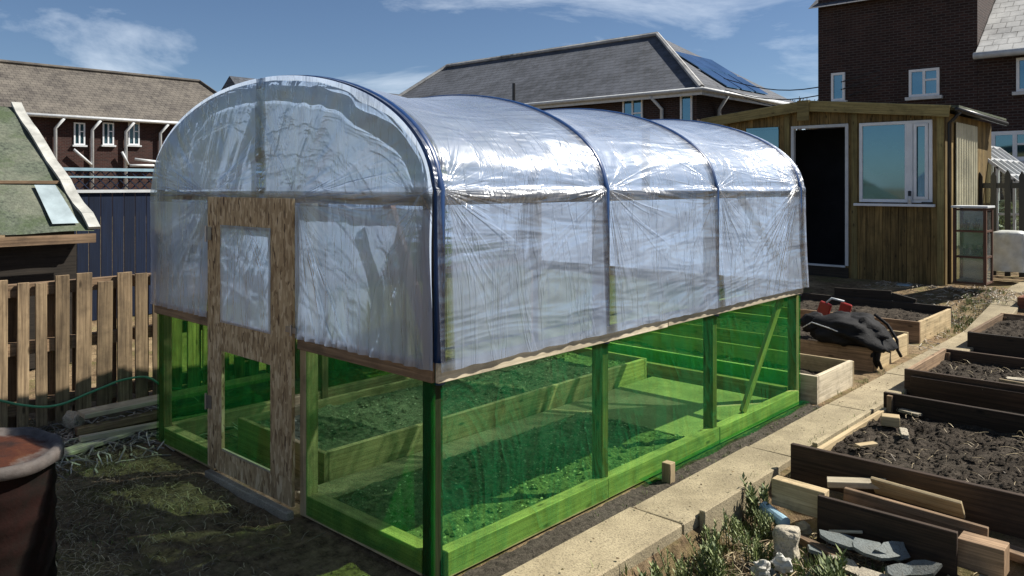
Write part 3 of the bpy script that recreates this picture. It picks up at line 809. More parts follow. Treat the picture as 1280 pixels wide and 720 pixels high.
lump('broken_block', 'timber', (.83, 3.62, .075), (.12, .1, .07), .3, 'sandy broken block lying on dark soil near the back of the right bed', 'block')
lump('broken_block', 'stone', (.98, 3.42, .08), (.05, .13, .03), .4, 'thin pale offcut on dark soil beside the sandy block', 'offcut', .1)
lump('broken_block', 'stone', (.85, 4.0, .08), (.16, .06, .02), -.3, 'flat white chip behind the sandy block on the right bed', 'chip')
lump('broken_block', 'timber', (.86, 3.02, .075), (.05, .16, .02), -.5, 'wood sliver lying near the left corner of the right bed', 'sliver')
lump('flat_stone', 'stone', (1.35, 5.5, .12), (.3, .1, .03), .2, 'long flat pale stone on the soil of the doubled front bed', 'stone')
lump('slate_piece', 'slate', (1.68, 5.75, .12), (.25, .2, .1), .1, 'grey slab at the right edge on the bed beyond the big one', 'slab')
lump('wood_offcut', 'timber', (1.42, 5.02, .14), (.4, .03, .08), -.15, 'short light board inside the doubled front board', 'board')

# ------------------------------------------------------------------ timber pile lower right
D = -.14
m = MB(); m.bar((.72, 1.93, .06), (1.02, 1.93, .055), .07, .15); tag(m.build('timber_offcut', M['timber'], bevel=.003), 'short sandy topped offcut at the left end of the timber pile', 'plank', 'planks in the timber pile')
def plank(a, b_, w, h, mat, label, up=(0, 0, 1), name='plank', cat='plank'):
    m = MB(); m.bar(a, b_, w, h, up); return tag(m.build(name, M[mat], bevel=.003), label, cat, 'planks in the timber pile')
plank((1.0, 1.86, 0), (1.67, 1.88, -.01), .03, .25, 'shadeboard', 'long dark board on edge in front of the timber pile')
plank((.93, 2.17, .09), (1.22, 2.29, .12), .09, .035, 'paleboard', 'pale plank lying askew against the large bed front board')
plank((1.16, 2.24, .115), (1.62, 2.22, .105), .02, .13, 'timber', 'broad knotty yellow plank leaning on the front of the large bed', up=(0, -.75, 1))
plank((1.06, 2.08, .06), (1.76, 2.08, .04), .03, .12, 'oldboard', 'long brown board on edge just behind the long dark board')
plank((1.66, 1.98, .0), (1.86, 1.98, .0), .12, .14, 'oldboard', 'grey ended square beam at the right end of the timber pile')
plank((1.6, 2.2, -.02), (2.5, 2.12, -.06), .1, .04, 'oldboard', 'dull plank sloping out of the picture behind the grey beam')
plank((1.75, 1.9, -.1), (2.6, 1.8, -.13), .09, .04, 'paleboard', 'narrow bleached plank lying low at the right picture edge')
plank((.93, 1.72, -.07), (1.25, 1.62, -.09), .05, .035, 'oldboard', 'thin lath lying in weeds left of the slates')
plank((1.48, 1.2, -.1), (1.85, 1.28, -.1), .06, .03, 'paleboard', 'weathered lath in the weeds at the bottom right corner')
def shard(c, r, rz, mat, label, tilt=(0, 0), name='slate_piece', cat='slate', th=.018, group='slates and stones in the weeds'):
    m = MB(); n = 6; pts = []
    n = 9
    for k in range(n):
        a = 2*math.pi*k/n+rng.uniform(-.25, .25); rr = r*rng.uniform(.6, 1.15)
        pts.append(Vector((rr*math.cos(a), rr*.5*math.sin(a), 0)))
    M3 = Matrix.Rotation(rz, 3, 'Z') @ Matrix.Rotation(tilt[0], 3, 'X') @ Matrix.Rotation(tilt[1], 3, 'Y')
    tp = [M3 @ (q+Vector((0, 0, th)))+Vector(c) for q in pts]; bt = [M3 @ q+Vector(c) for q in pts]
    m.poly(tp); m.poly(bt[::-1])
    for k in range(n): m.poly([bt[k], bt[(k+1) % n], tp[(k+1) % n], tp[k]])
    return tag(m.build(name, M[mat]), label, cat, group)
shard((1.17, 1.72, -.03), .13, .3, 'slate', 'grey green slate tilted under the long dark board', (.2, .1))
shard((1.33, 1.7, -.02), .12, .5, 'slate', 'broad slate right of the first, edge catching light', (.3, .15))
shard((1.48, 1.62, -.04), .09, .9, 'slate', 'small upright slate chip between the broad slates', (.9, .1))
shard((1.45, 1.5, -.08), .17, .15, 'stone', 'flat pale slab below the slates in the weeds', (.12, .05))
shard((1.6, 1.45, -.1), .12, .1, 'slate', 'thin dark slate right of the flat pale slab', (.1, .08))
shard((1.95, 1.3, -.08), .15, -.5, 'slate', 'grey jagged slate at the bottom right corner', (.4, .1))
m = MB(); m.blob((1.02, 1.36, -.07), .045, .04, .04, 3, .5, 16, 12); tag(m.build('white_rock', M['whiterock']), 'left half of a white crumbling rock pair in the weeds', 'rock')
# the two white lumps
m = MB(); m.blob((.96, 1.27, -.08), .045, .04, .035, 8, .5, 16, 12); tag(m.build('white_rock', M['whiterock']), 'white rock nearest the camera among the weeds', 'rock')
lump('stone_block', 'stone', (.97, 1.52, -.12), (.13, .13, .15), .35, 'upright sandstone block standing in the weeds beside the path', 'block', -.25)
m = MB(); m.tube([(.7, 1.84, -.02), (.86, 1.76, -.04)], .035, 14); tag(m.build('pipe_offcut', M['bluebits'], smooth=False), 'pale blue grey pipe offcut below the sandy plank end', 'pipe')
m = MB(); m.blob((.93, 1.82, -.07), .05, .04, .04, 4, .3); tag(m.build('stone', M['timber']), 'small sandy stone between pipe offcut and slates', 'stone')

# ------------------------------------------------------------------ bag and red tool on bed
bt = thing('work_bag', (-.05, 5.75, .23), 'black padded bag draped over the corner of the brown bed, straps hanging', 'bag')
m = MB()
def bagf(u, v):
    a = 2*math.pi*u; e = math.pi*(v-.5)
    d = Vector((math.cos(a)*math.cos(e), math.sin(a)*math.cos(e), math.sin(e)))
    k = 1+.3*noise.noise(d*2.2+Vector((4, 0, 0)))+.12*noise.noise(d*6)
    p_ = Vector((d.x*.38*k, d.y*.3*k, d.z*.17*k))
    if p_.x > .2: p_.z -= (p_.x-.2)*.5
    return Vector((-.22, 5.8, .33))+p_
m.grid(bagf, 40, 26, None, .3, False); m.build('bag_body', M['blackcloth'], bt, smooth=True)
m = MB(); m.blob((-.58, 5.74, .37), .13, .12, .1, 12, .35, 18, 12); m.build('hood', M['blackcloth'], bt, smooth=True)
m = MB()
for yo, xo, zz in ((5.63, .09, .02), (6.2, .1, .05)):
    m.tube([(-.15, yo+.1, .44), (.0, yo+.03, .36), (xo, yo, .22), (xo+.01, yo-.02, .12), (xo+.03, yo+.03, zz)], .016, 6)
m.build('strap', M['blackcloth'], bt, smooth=True)
m = MB(); m.blob((.06, 5.68, .14), .035, .08, .12, 5, .3, 12, 8); m.build('flap', M['blackcloth'], bt, smooth=True)
m = MB(); m.tube([(-.62, 5.52, .34), (-.5, 5.5, .42), (-.3, 5.49, .38), (-.1, 5.55, .3)], .006, 5); m.build('piping', M['greywhite'], bt, smooth=True)
rt = thing('tool_case', (-.62, 6.3, .3), 'small open red tool case standing behind the black bag', 'tool case')
m = MB(); m.bar((-.7, 6.2, .28), (-.62, 6.2, .53), .04, .13, (1, 0, 0)); m.build('lid', M['redplastic'], rt, bevel=.01)
m = MB(); m.bar((-.5, 6.3, .3), (-.44, 6.3, .53), .04, .12, (1, 0, 0)); m.build('case_body', M['redplastic'], rt, bevel=.01)
m = MB(); m.tube([(-.62, 6.2, .53), (-.57, 6.22, .58), (-.46, 6.28, .55)], .013, 8); m.build('handle', M['greywhite'], rt, smooth=True)

# ------------------------------------------------------------------ shed
SY = 10.8
def sx(px, py=232): return on_y(px, py, SY)
sh = thing('garden_shed', (-1.9, 12, .28), 'wooden shed with low gable roof, open dark doorway and white framed window', 'shed')
xr = on_y(1181, 0, SY)[0]; xl = on_y(905, 0, SY)[0]; zb = .26
xa, za = on_y(1009, 131, SY); _, zr = on_y(1181, 137, SY); _, zl = on_y(891, 152, SY)
xle = on_y(885, 0, SY)[0]
dx0, dx1 = on_y(993, 0, SY)[0], on_y(1057, 0, SY)[0]; dzt = on_y(1025, 160, SY)[1]; dzb = on_y(1025, 330, SY)[1]
wx0, wx1 = on_y(1075, 0, SY)[0], on_y(1166, 0, SY)[0]; wzt = on_y(1120, 152, SY)[1]; wzb = on_y(1120, 253, SY)[1]
def roofz(x): return zr+(za-zr)*(x-xr)/(xa-xr) if x > xa else zl+(za-zl)*(x-xle)/(xa-xle)
wl = MB(); x = xl
def vboard(m, x0, x1, z0, z1, yy=SY, th=.02):
    m.box(x0, x1, yy-rng.uniform(0, .004), yy+th, z0, z1, (0, 0, 1))
while x < xr-.01:
    w_ = rng.uniform(.105, .125); x1 = min(x+w_, xr)
    zt = roofz((x+x1)/2)-.04; xm = (x+x1)/2
    if dx0 < xm < dx1: vboard(wl, x, x1-.006, dzt, zt); 
    elif wx0 < xm < wx1: vboard(wl, x, x1-.006, zb+rng.uniform(-.02, .02), wzb); vboard(wl, x, x1-.006, wzt, zt)
    else: vboard(wl, x, x1-.006, zb+rng.uniform(-.02, .02), zt)
    x = x1
# side walls and back
y = SY+.03
while y < SY+3.0:
    wl.box(xr-.025, xr, y, y+.115, zb, zr-.04, (0, 0, 1)); wl.box(xl, xl+.025, y, y+.115, zb, zl-.05, (0, 0, 1)); y += .12
wl.box(xl+.03, xr-.03, SY+2.98, SY+3.0, zb, zl-.05)
wl.build('wall', M['shedwood'], sh)
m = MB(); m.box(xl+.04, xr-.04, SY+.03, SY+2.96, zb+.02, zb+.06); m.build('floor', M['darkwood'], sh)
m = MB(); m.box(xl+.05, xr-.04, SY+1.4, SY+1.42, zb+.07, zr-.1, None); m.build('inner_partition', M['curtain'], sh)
# roof slabs
m = MB()
for a, b_ in ((xle-.05, xa), (xa, xr+.22)):
    z0, z1 = roofz(a)+.03, roofz(b_)+.03
    m.hexa([(a, SY-.12, z0), (b_, SY-.12, z1), (b_, SY+3.1, z1), (a, SY+3.1, z0), (a, SY-.12, z0+.035), (b_, SY-.12, z1+.035), (b_, SY+3.1, z1+.035), (a, SY+3.1, z0+.035)], None)
m.build('roof', M['felt'], sh)
m = MB(); m.bar((xle-.05, SY-.14, roofz(xle-.05)-.03), (xa, SY-.14, za-.03), .03, .17, (0, 0, 1)); m.build('barge_board', M['shedtrim'], sh, bevel=.003)
m = MB(); m.bar((xa, SY-.14, za-.03), (xr+.1, SY-.14, roofz(xr+.1)-.03), .03, .17, (0, 0, 1)); m.build('barge_board', M['shedtrim'], sh, bevel=.003)
m = MB(); m.box(xa-.1, xa+.1, SY-.185, SY-.158, za-.28, za+.06, (1, 0, 0)); m.build('apex_block', M['shedtrim'], sh, bevel=.003)
# corner and door posts
for a in (xl-.005, dx0-.17, dx1+.1, xr-.1):
    m = MB(); m.box(a, a+.09, SY-.022, SY-.005, zb, roofz(a)-.06, (0, 0, 1)); m.build('trim_post', M['shedtrim'], sh, bevel=.002)
# door frame
df_ = MB(); t_ = .05
df_.box(dx0-t_, dx0, SY-.03, SY+.05, dzb, dzt+t_, None); df_.box(dx1, dx1+t_, SY-.03, SY+.05, dzb, dzt+t_, None); df_.box(dx0, dx1, SY-.03, SY+.05, dzt, dzt+t_, None)
df_.box(dx0, dx1, SY-.03, SY+.05, dzb-.03, dzb, None)
df_.build('door_frame', M['greywhite'], sh, bevel=.003)
m = MB(); m.box(dx0-t_, dx1+t_, SY-.012, SY+.03, zb, dzb-.035, None); m.build('door_plinth', M['darkwood'], sh)
m = MB(); m.tube([(dx0+.5, SY+1.38, dzt-.35), (dx0+.5, SY+1.35, dzt-.35)], .05, 12); m.build('hook_plate', M['metal'], sh)
# window
f = .05; wf = MB(); xm0 = on_y(1137, 0, SY)[0]
wf.box(wx0, wx1, SY-.045, SY+.02, wzb, wzb+f, None); wf.box(wx0, wx1, SY-.045, SY+.02, wzt-f, wzt, None)
wf.box(wx0, wx0+f, SY-.045, SY+.02, wzb+f, wzt-f, None); wf.box(wx1-f, wx1, SY-.045, SY+.02, wzb+f, wzt-f, None)
wf.box(xm0-.06, xm0+.06, SY-.045, SY+.02, wzb+f, wzt-f, None)
ww = wf.build('window', M['white'], sh, bevel=.004)
m = MB()
m.box(xm0+.07, wx1-f-.003, SY-.062, SY-.048, wzb+f+.0, wzb+f+.045, None); m.box(xm0+.07, wx1-f-.003, SY-.062, SY-.048, wzt-f-.045, wzt-f, None)
m.box(xm0+.07, xm0+.115, SY-.062, SY-.048, wzb+f+.045, wzt-f-.045, None); m.box(wx1-f-.048, wx1-f-.003, SY-.062, SY-.048, wzb+f+.045, wzt-f-.045, None); m.build('casement', M['white'], ww, bevel=.003)
m = MB(); m.box(wx0+f, xm0-.06, SY-.02, SY-.012, wzb+f, wzt-f, None); m.build('pane', M['pane'], ww)
m = MB(); m.box(xm0+.06, wx1-f, SY-.02, SY-.012, wzb+f, wzt-f, None); m.build('pane', M['pane'], ww)
m = MB(); m.box(wx0-.06, wx1+.05, SY-.13, SY-.047, wzb-.06, wzb-.02, None); m.build('sill', M['white'], ww, bevel=.004)
# left small window behind polytunnel roof
ax0, ax1 = on_y(934, 0, SY)[0], on_y(974, 0, SY)[0]; az0, az1 = on_y(950, 215, SY)[1], on_y(950, 163, SY)[1]
m = MB(); m.box(ax0, ax1, SY-.03, SY-.024, az0-.4, az1, None); m.box(ax0, ax1, SY-.04, SY-.031, az1, az1+.04, None); w2 = m.build('window', M['pane'], sh)
w2['label'] = 'dark small pane left of the doorway'
# gutter and downpipe, corrugated panel
m = MB(); m.tube([(xr+.2, SY-.14, zr-.02), (xr+.22, SY+3.1, zr-.05)], .04, 10); m.tube([(xr+.2, SY+.02, zr-.04), (xr+.12, SY+.04, zr-.14), (xr+.05, SY+.05, zr-.2), (xr+.05, SY+.05, zb+.05)], .028, 10)
m.build('downpipe', M['black'], sh, smooth=True)
m = MB(); ya_, _ = on_x(1195, 0, xr+.03); yb_, _ = on_x(1222, 0, xr+.03)
m.grid(lambda u, v: (xr+.03+.018*math.sin(u*2*math.pi*9), ya_+(yb_-ya_)*u, zb+.6+(zr-.16-zb-.6)*v), 108, 2); m.build('corrugated_panel', M['corr'], sh, smooth=True)
# things on the sill
sx0, sz0 = on_y(1137, 0, SY-.1)[0], wzb-.02
sp = thing('spray_can', (sx0, SY-.1, sz0), 'small dark topped can standing on the white shed window sill', 'can')
m = MB(); m.lathe([(0, 0), (.028, 0), (.028, .11), (.02, .125), (0, .125)], (sx0, SY-.1, sz0), 14); m.build('can_body', M['greywhite'], sp, smooth=True)
m = MB(); m.lathe([(.023, .122), (.024, .2), (.0, .205)], (sx0, SY-.1, sz0), 14); m.build('cap', M['black'], sp, smooth=True)
m = MB(); m.box(sx0+.17, sx0+.32, SY-.12, SY-.07, sz0, sz0+.035, None); tag(m.build('black_tin', M['black'], bevel=.006), 'flat black tin at the right end of the shed window sill', 'tin')
# blocks under shed
m = MB(); bx_, _ = on_y(1131, 0, SY-.3); m.box(bx_-.1, bx_+.1, SY-.4, SY-.25, .24, .3, None); tag(m.build('pale_block', M['bluebits'], bevel=.004), 'pale blue grey block on the ground before the shed wall', 'block')

# cabinet
CY = 10.3
cx0, cx1 = on_y(1191, 0, CY)[0], on_y(1233, 0, CY)[0]; cz0 = on_y(1210, 355, CY)[1]; cz1 = on_y(1210, 260, CY)[1]; cd = .42
cb = thing('glazed_cabinet', ((cx0+cx1)/2, CY+cd/2, cz0), 'brown framed glass display cabinet standing outside the shed corner', 'cabinet')
m = MB()
for a in (cx0, cx1-.04):
    for b_ in (CY, CY+cd-.04): m.box(a, a+.04, b_, b_+.04, cz0, cz1)
for z in (cz0, cz0+.34*(cz1-cz0), cz0+.68*(cz1-cz0), cz1-.04):
    m.box(cx0+.04, cx1-.04, CY+.002, CY+.028, z+.002, z+.03); m.box(cx1-.03, cx1-.004, CY+.04, CY+cd-.04, z+.002, z+.03)
m.build('frame', M['brownframe'], cb)
m = MB(); m.box(cx0-.02, cx1+.02, CY-.02, CY+cd+.02, cz1, cz1+.03, None); m.build('top', M['greywhite'], cb, bevel=.003)
m = MB()
for z in (cz0+.03, cz0+.35*(cz1-cz0), cz0+.69*(cz1-cz0)): m.box(cx0+.03, cx1-.03, CY+.035, CY+cd-.02, z, z+.015)
m.build('shelf', M['timber'], cb)
m = MB(); m.box(cx0+.03, cx1-.03, CY+.012, CY+.016, cz0+.03, cz1-.04, None); m.build('glass', M['clear'], cb)
m = MB(); m.box(cx1-.02, cx1-.016, CY+.03, CY+cd-.03, cz0+.03, cz1-.04, None); m.build('glass', M['clear'], cb)
m = MB(); m.box(cx0+.01, cx1-.04, CY+cd-.02, CY+cd-.01, cz0, cz1, None); m.build('back_panel', M['cream'], cb)
for k, (u, lv) in enumerate(((.3, 1), (.55, 1), (.75, 1), (.3, 2), (.6, 2))):
    z = cz0+(.36, .70)[lv-1]*(cz1-cz0)+.012; xx = cx0+(cx1-cx0)*u
    ob = thing('plant_pot', (xx, CY+.2, z), ['dark pot on the left of the middle cabinet shelf', 'dark pot in the middle of the middle cabinet shelf', 'dark pot on the right of the middle cabinet shelf', 'dark pot on the left of the top cabinet shelf', 'dark pot on the right of the top cabinet shelf'][k], 'pot', 'pots in the glass cabinet')
    m = MB(); m.lathe([(0, 0), (.035, 0), (.05, .09), (.042, .09), (.04, .07), (0, .07)], (xx, CY+.2, z), 12); m.build('pot', M['darkwood'], ob)
    m = MB()
    for _ in range(20):
        a = rng.uniform(0, 6.28); h_ = rng.uniform(.05, .13); e = Vector((math.cos(a)*.05, math.sin(a)*.05, h_))
        b0 = Vector((xx, CY+.2, z+.07)); sdv = Vector((-math.sin(a), math.cos(a), 0))*.008
        m.poly([b0-sdv, b0+sdv, b0+e])
    m.build('leaves', M['leaf'], ob)

# black picket fence and greenhouse, sack
PY = 12.9
pf = thing('picket_fence', (on_y(1250, 0, PY)[0], PY, .3), 'black pointed picket fence right of the shed', 'fence')
fx0 = on_y(1221, 0, PY)[0]; z0 = .28; zt = on_y(1250, 213, PY)[1]
for k in range(22):
    x = fx0+k*.205; w_ = .085; h_ = zt+rng.uniform(-.03, .03)
    m = MB(); m.poly([(x, PY, z0), (x+w_, PY, z0), (x+w_, PY, h_-.08), (x+w_/2, PY, h_), (x, PY, h_-.08)]); m.poly([(x, PY+.02, z0), (x+w_, PY+.02, z0), (x+w_, PY+.02, h_-.08), (x+w_/2, PY+.02, h_), (x, PY+.02, h_-.08)], flip=True)
    P5 = [(x, z0), (x+w_, z0), (x+w_, h_-.08), (x+w_/2, h_), (x, h_-.08)]
    for q in range(5):
        a, b_ = P5[q], P5[(q+1) % 5]; m.poly([(a[0], PY, a[1]), (a[0], PY+.02, a[1]), (b_[0], PY+.02, b_[1]), (b_[0], PY, b_[1])])
    m.build('picket', M['black'], pf)
for z in (zt-.3, z0+.35):
    m = MB(); m.box(fx0-.1, fx0+4.6, PY+.022, PY+.06, z, z+.09); m.build('rail', M['black'], pf)
GY = 13.6
gh = thing('greenhouse', (on_y(1250, 0, GY)[0]+.8, GY+1.2, .3), 'lean-to greenhouse with white sloping glazing bars behind the black pickets', 'greenhouse')
gx0, gz1_ = on_y(1205, 180, GY); gx1, gz0_ = on_y(1290, 240, GY)
gz1_ = on_y(1215, 178, GY)[1]
m = MB()
for k in range(6):
    y = GY+k*.55; m.bar((gx0, y, gz1_), (gx1, y, gz0_), .04, .05); m.bar((gx1, y, gz0_), (gx1, y, .3), .04, .04); m.bar((gx0, y, gz1_), (gx0, y, .3), .04, .04)
for q in (0, .33, .66, 1): m.bar((gx0+(gx1-gx0)*q, GY, gz1_+(gz0_-gz1_)*q), (gx0+(gx1-gx0)*q, GY+2.75, gz1_+(gz0_-gz1_)*q), .035, .035)
for q in (.25, .5, .75): m.bar((gx0+(gx1-gx0)*q, GY, gz1_+(gz0_-gz1_)*q), (gx0+(gx1-gx0)*q, GY, .3), .04, .04)
m.bar((gx0, GY, 1.3), (gx1, GY, 1.3), .03, .04)
m.build('frame', M['white'], gh)
m = MB(); m.poly([(gx0, GY, gz1_-.03), (gx1, GY, gz0_-.03), (gx1, GY+2.75, gz0_-.03), (gx0, GY+2.75, gz1_-.03)]); m.poly([(gx0, GY+.01, .3), (gx1, GY+.01, .3), (gx1, GY+.01, gz0_-.03), (gx0, GY+.01, gz1_-.03)])
m.build('glass', M['clear'], gh)
m = MB()
for _ in range(900):
    c = Vector((rng.uniform(gx0+.2, gx1-.2), GY+rng.uniform(.3, 2), rng.uniform(.4, 1.5))); a = rng.uniform(0, 6.28); q = Vector((math.cos(a), math.sin(a), rng.uniform(-.5, .5)))*.09; r_ = q.orthogonal().normalized()*.035
    m.poly([c-q, c+r_, c+q, c-r_])
tag(m.build('greenhouse_plants', M['leaf']), 'green leafy plants growing inside the lean-to greenhouse', 'plants')
m = MB(); bxx = on_y(1263, 0, 11.9)[0]; bzz = on_y(1263, 338, 11.9)[1]
def sackf(u, v):
    a = 2*math.pi*u; zz = v; r_ = .27*(1-.12*zz)*(1+.14*noise.noise(Vector((math.cos(a)*2, math.sin(a)*2, v*3)))+.06*noise.noise(Vector((math.cos(a)*7, math.sin(a)*7, v*6))))
    if v > .95: r_ *= .6
    sq = 1/max(abs(math.cos(a)), abs(math.sin(a)))**.6
    return (bxx+r_*sq*math.cos(a), 11.9+r_*sq*math.sin(a), bzz+.62*v)
m.grid(sackf, 40, 20); m.poly([sackf(k/40, 1) for k in range(40)]); tag(m.build('builders_sack', M['tarp'], smooth=True), 'crumpled pale builders sack standing by the black picket fence', 'sack')

# ------------------------------------------------------------------ barrel
BC = P(-20, 576, 3.34); BC.z = 0; BH = .645
br = thing('oil_drum', (BC.x, BC.y, 0), 'dark red rusty drum with a loose rusty lid, left foreground', 'barrel')
pr = [(.0, 0), (.262, 0), (.27, .01)]
for k in range(24):
    z = .03+k*(BH-.05)/23; pr.append((.262+.008*math.cos(z*30)**8, z))
pr += [(.265, BH-.01), (.25, BH-.01), (.25, BH-.1)]
m = MB(); m.lathe(pr, BC, 48, lambda q: Vector((q.x*(1+.02*noise.noise(Vector((q.x*4, q.y*4, q.z*3)))), q.y, q.z))); m.build('drum_body', M['rustwall'], br, smooth=True)
Mt = Matrix.Rotation(R(3), 3, 'Y') @ Matrix.Rotation(R(-3), 3, 'X')
m = MB(); m.lathe([(.0, .012), (.06, .012), (.13, .016), (.2, .006), (.245, .004), (.262, .02), (.285, .024), (.297, .012), (.3, -.02), (.292, -.024), (.285, .0), (.25, -.004), (0, -.004)], BC+Vector((0, 0, BH+.02)), 56,
  lambda q: Mt @ Vector((q.x*(1+.025*noise.noise(Vector((q.x*5, q.y*5, 2)))), q.y*(1+.025*noise.noise(Vector((q.x*5, q.y*5, 8)))), q.z+.012*noise.noise(Vector((q.x*8, q.y*8, 1))))))
m.build('lid', M['rust'], br, smooth=True)

# ------------------------------------------------------------------ pallets and left fence
PX = -3.74
pl_lab = ['leftmost upright pallet fence section, cut by the picture edge', 'upright pallet fence section behind the scattered brushwood', 'upright pallet fence section nearest the polytunnel corner']
for k, ys_ in enumerate((-2.1, -.97, .16)):
    t = thing('pallet_fence', (PX, ys_+.55, 0), pl_lab[k], 'pallet', 'upright pallets fencing the left side')
    y = ys_; n = 0
    while y < ys_+1.1:
        w_ = rng.choice((.075, .095, .1, .11)); h_ = 1.12+rng.uniform(-.06, .03)
        m = MB(); m.bar((PX+rng.uniform(-.01, .01), y+w_/2, .04+rng.uniform(0, .03)), (PX, y+w_/2+rng.uniform(-.012, .012), h_), .018, w_, (0, 1, 0)); m.build('board', M['palletwood'], t, bevel=.002)
        y += w_+rng.uniform(.03, .06)
    y = ys_+.05
    while y < ys_+1.0:
        m = MB(); m.bar((PX-.12, y+.05, .04), (PX-.12, y+.05, 1.08), .018, .1, (0, 1, 0)); m.build('board', M['oldboard'], t); y += .22
    for z in (.15, .58, 1.0):
        m = MB(); m.box(PX-.1, PX-.02, ys_, ys_+1.08, z, z+.09); m.build('stringer', M['oldboard'], t)
t = thing('board_fence', (PX, 2.9, 0), 'close boarded fence beyond the left side of the polytunnel, seen through netting', 'fence')
y = 1.3; 
while y < 7.5:
    m = MB(); m.box(PX, PX+.02, y, y+.13, .02, 1.15+rng.uniform(-.03, .03), (0, 0, 1)); m.build('board', M['oldboard'], t); y += .145
m = MB(); m.box(PX-.05, PX-.002, 1.3, 7.5, .9, .98); m.build('rail', M['oldboard'], t)

# planks and litter on the left
def pile(a, b_, w, h, mat, label, cat='plank', up=(0, 0, 1)):
    m = MB(); m.bar(a, b_, w, h, up); return tag(m.build('plank', M[mat], bevel=.003), label, cat, 'planks left of the polytunnel')
pile((-3.38, -.36, .17), (-3.3, 1.1, .2), .17, .03, 'paleboard', 'wide pale plank on top of the pile beside the pallets')
pile((-3.3, -.42, .08), (-3.22, .9, .1), .07, .05, 'oldboard', 'grey batten under the wide pale plank')
pile((-3.14, -.45, .07), (-3.08, .6, .05), .05, .035, 'paleboard', 'narrow bleached batten nearest the polytunnel corner')
pile((-3.35, -.25, .05), (-3.3, 1.2, .05), .12, .06, 'oldboard', 'dark lower plank beneath the pile beside the pallets')
pile((-3.62, -.75, .06), (-3.32, -.62, .06), .09, .06, 'timber', 'short squared offcut lying in front of the pallets')
pile((-3.0, -.68, .03), (-3.16, -.12, .04), .12, .025, 'paleboard', 'broken pale board flat on the ground by the polytunnel corner')
pile((-3.4, -1.1, .04), (-2.95, -.72, .05), .16, .03, 'timber', 'split light board on the ground behind the drum')
lump('white_rag', 'stone', (-3.55, -.35, .05), (.12, .08, .1), .5, 'pale chunk of rubble at the foot of the pallet fence', 'rubble', .3)
# hose
pts = []
hp = [(-30, 492, 5.45), (10, 503, 5.55), (35, 508, 5.62), (60, 510, 5.7), (85, 506, 5.78), (110, 496, 5.87), (135, 486, 5.97), (160, 477, 6.07), (190, 474, 6.2), (205, 483, 6.4), (235, 484, 6.6), (268, 479, 6.9)]
V = [P(*q) for q in hp]
V = [Vector((PX+.05, q.y, q.z)) for q in V]
sm = []
for a in range(len(V)-1):
    p0, p1, p2, p3 = V[max(a-1, 0)], V[a], V[a+1], V[min(a+2, len(V)-1)]
    for k in range(6):
        s = k/6; sm.append(.5*((2*p1)+(p2-p0)*s+(2*p0-5*p1+4*p2-p3)*s*s+(3*p1-p0-3*p2+p3)*s**3))
m = MB(); m.tube(sm, .009, 7); tag(m.build('garden_hose', M['hose'], smooth=True), 'green garden hose looped along the pallet fence', 'hose')

def strips(n, region, zf, lmin, lmax, wid, mat, bend=.3, lift=.03):
    m = MB()
    for _ in range(n):
        x, y = region(); a = rng.uniform(0, 6.28); Ln = rng.uniform(lmin, lmax); w_ = wid*rng.uniform(.6, 1.4)
        pts = []; z = zf(x, y)+.004; k2 = rng.uniform(-bend, bend); lf = rng.uniform(0, lift)
        for k in range(4):
            s = k/3; pts.append(Vector((x, y, z+lf*math.sin(s*3.14)+rng.uniform(0, .008)))); x += math.cos(a)*Ln/3; y += math.sin(a)*Ln/3; a += k2
        T = rng.random()
        for k in range(3):
            d = (pts[k+1]-pts[k]).normalized(); s_ = Vector((-d.y, d.x, 0))*w_; 
            m.poly([pts[k]-s_, pts[k+1]-s_*.8, pts[k+1]+s_*.8, pts[k]+s_], [(0, 0)]*4, T)
            m.poly([pts[k]+s_, pts[k+1]+s_*.8, pts[k+1]+Vector((0, 0, -w_*1.5)), pts[k]+Vector((0, 0, -w_*1.5))], [(0, 0)]*4, T)
    return m
def regA():
    while True:
        x, y = rng.uniform(-4.2, .2), rng.uniform(-2.6, -.15)
        if noise.noise(Vector((x*1.3, y*1.3, 11)))+rng.uniform(-.5, .35) > -.1: return x, y
tag(strips(7500, regA, gz, .015, .1, .002, None).build('straw_litter', M['straw']), 'dry straw and stalks scattered on the soil before the polytunnel', 'litter', kind='stuff')
def regB(): return rng.gauss(-3.3, .25), rng.gauss(-.25, .45)
tag(strips(520, regB, gz, .08, .32, .006, None, .5, .06).build('brushwood', M['twig']), 'pale twigs and brushwood heaped below the pallet fence', 'brushwood', kind='stuff')
m = MB(); clods(m, -4.2, .2, -2.6, -.1, gz, 5000, .005, .018); tag(m.build('soil_crumbs', M['ground']), 'loose crumbs of soil scattered on the ground', kind='stuff')
def regC(): return (rng.uniform(-.5, .2), rng.uniform(7, 11)) if rng.random() < .3 else (rng.uniform(.15, .5) if rng.random() < .3 else rng.uniform(-1.5, .2), rng.uniform(8.8, 10.6))
tag(strips(900, regC, gz, .04, .15, .004, None).build('leaf_litter', M['twig']), 'pale leaf litter on the dark ground before the shed', kind='stuff')

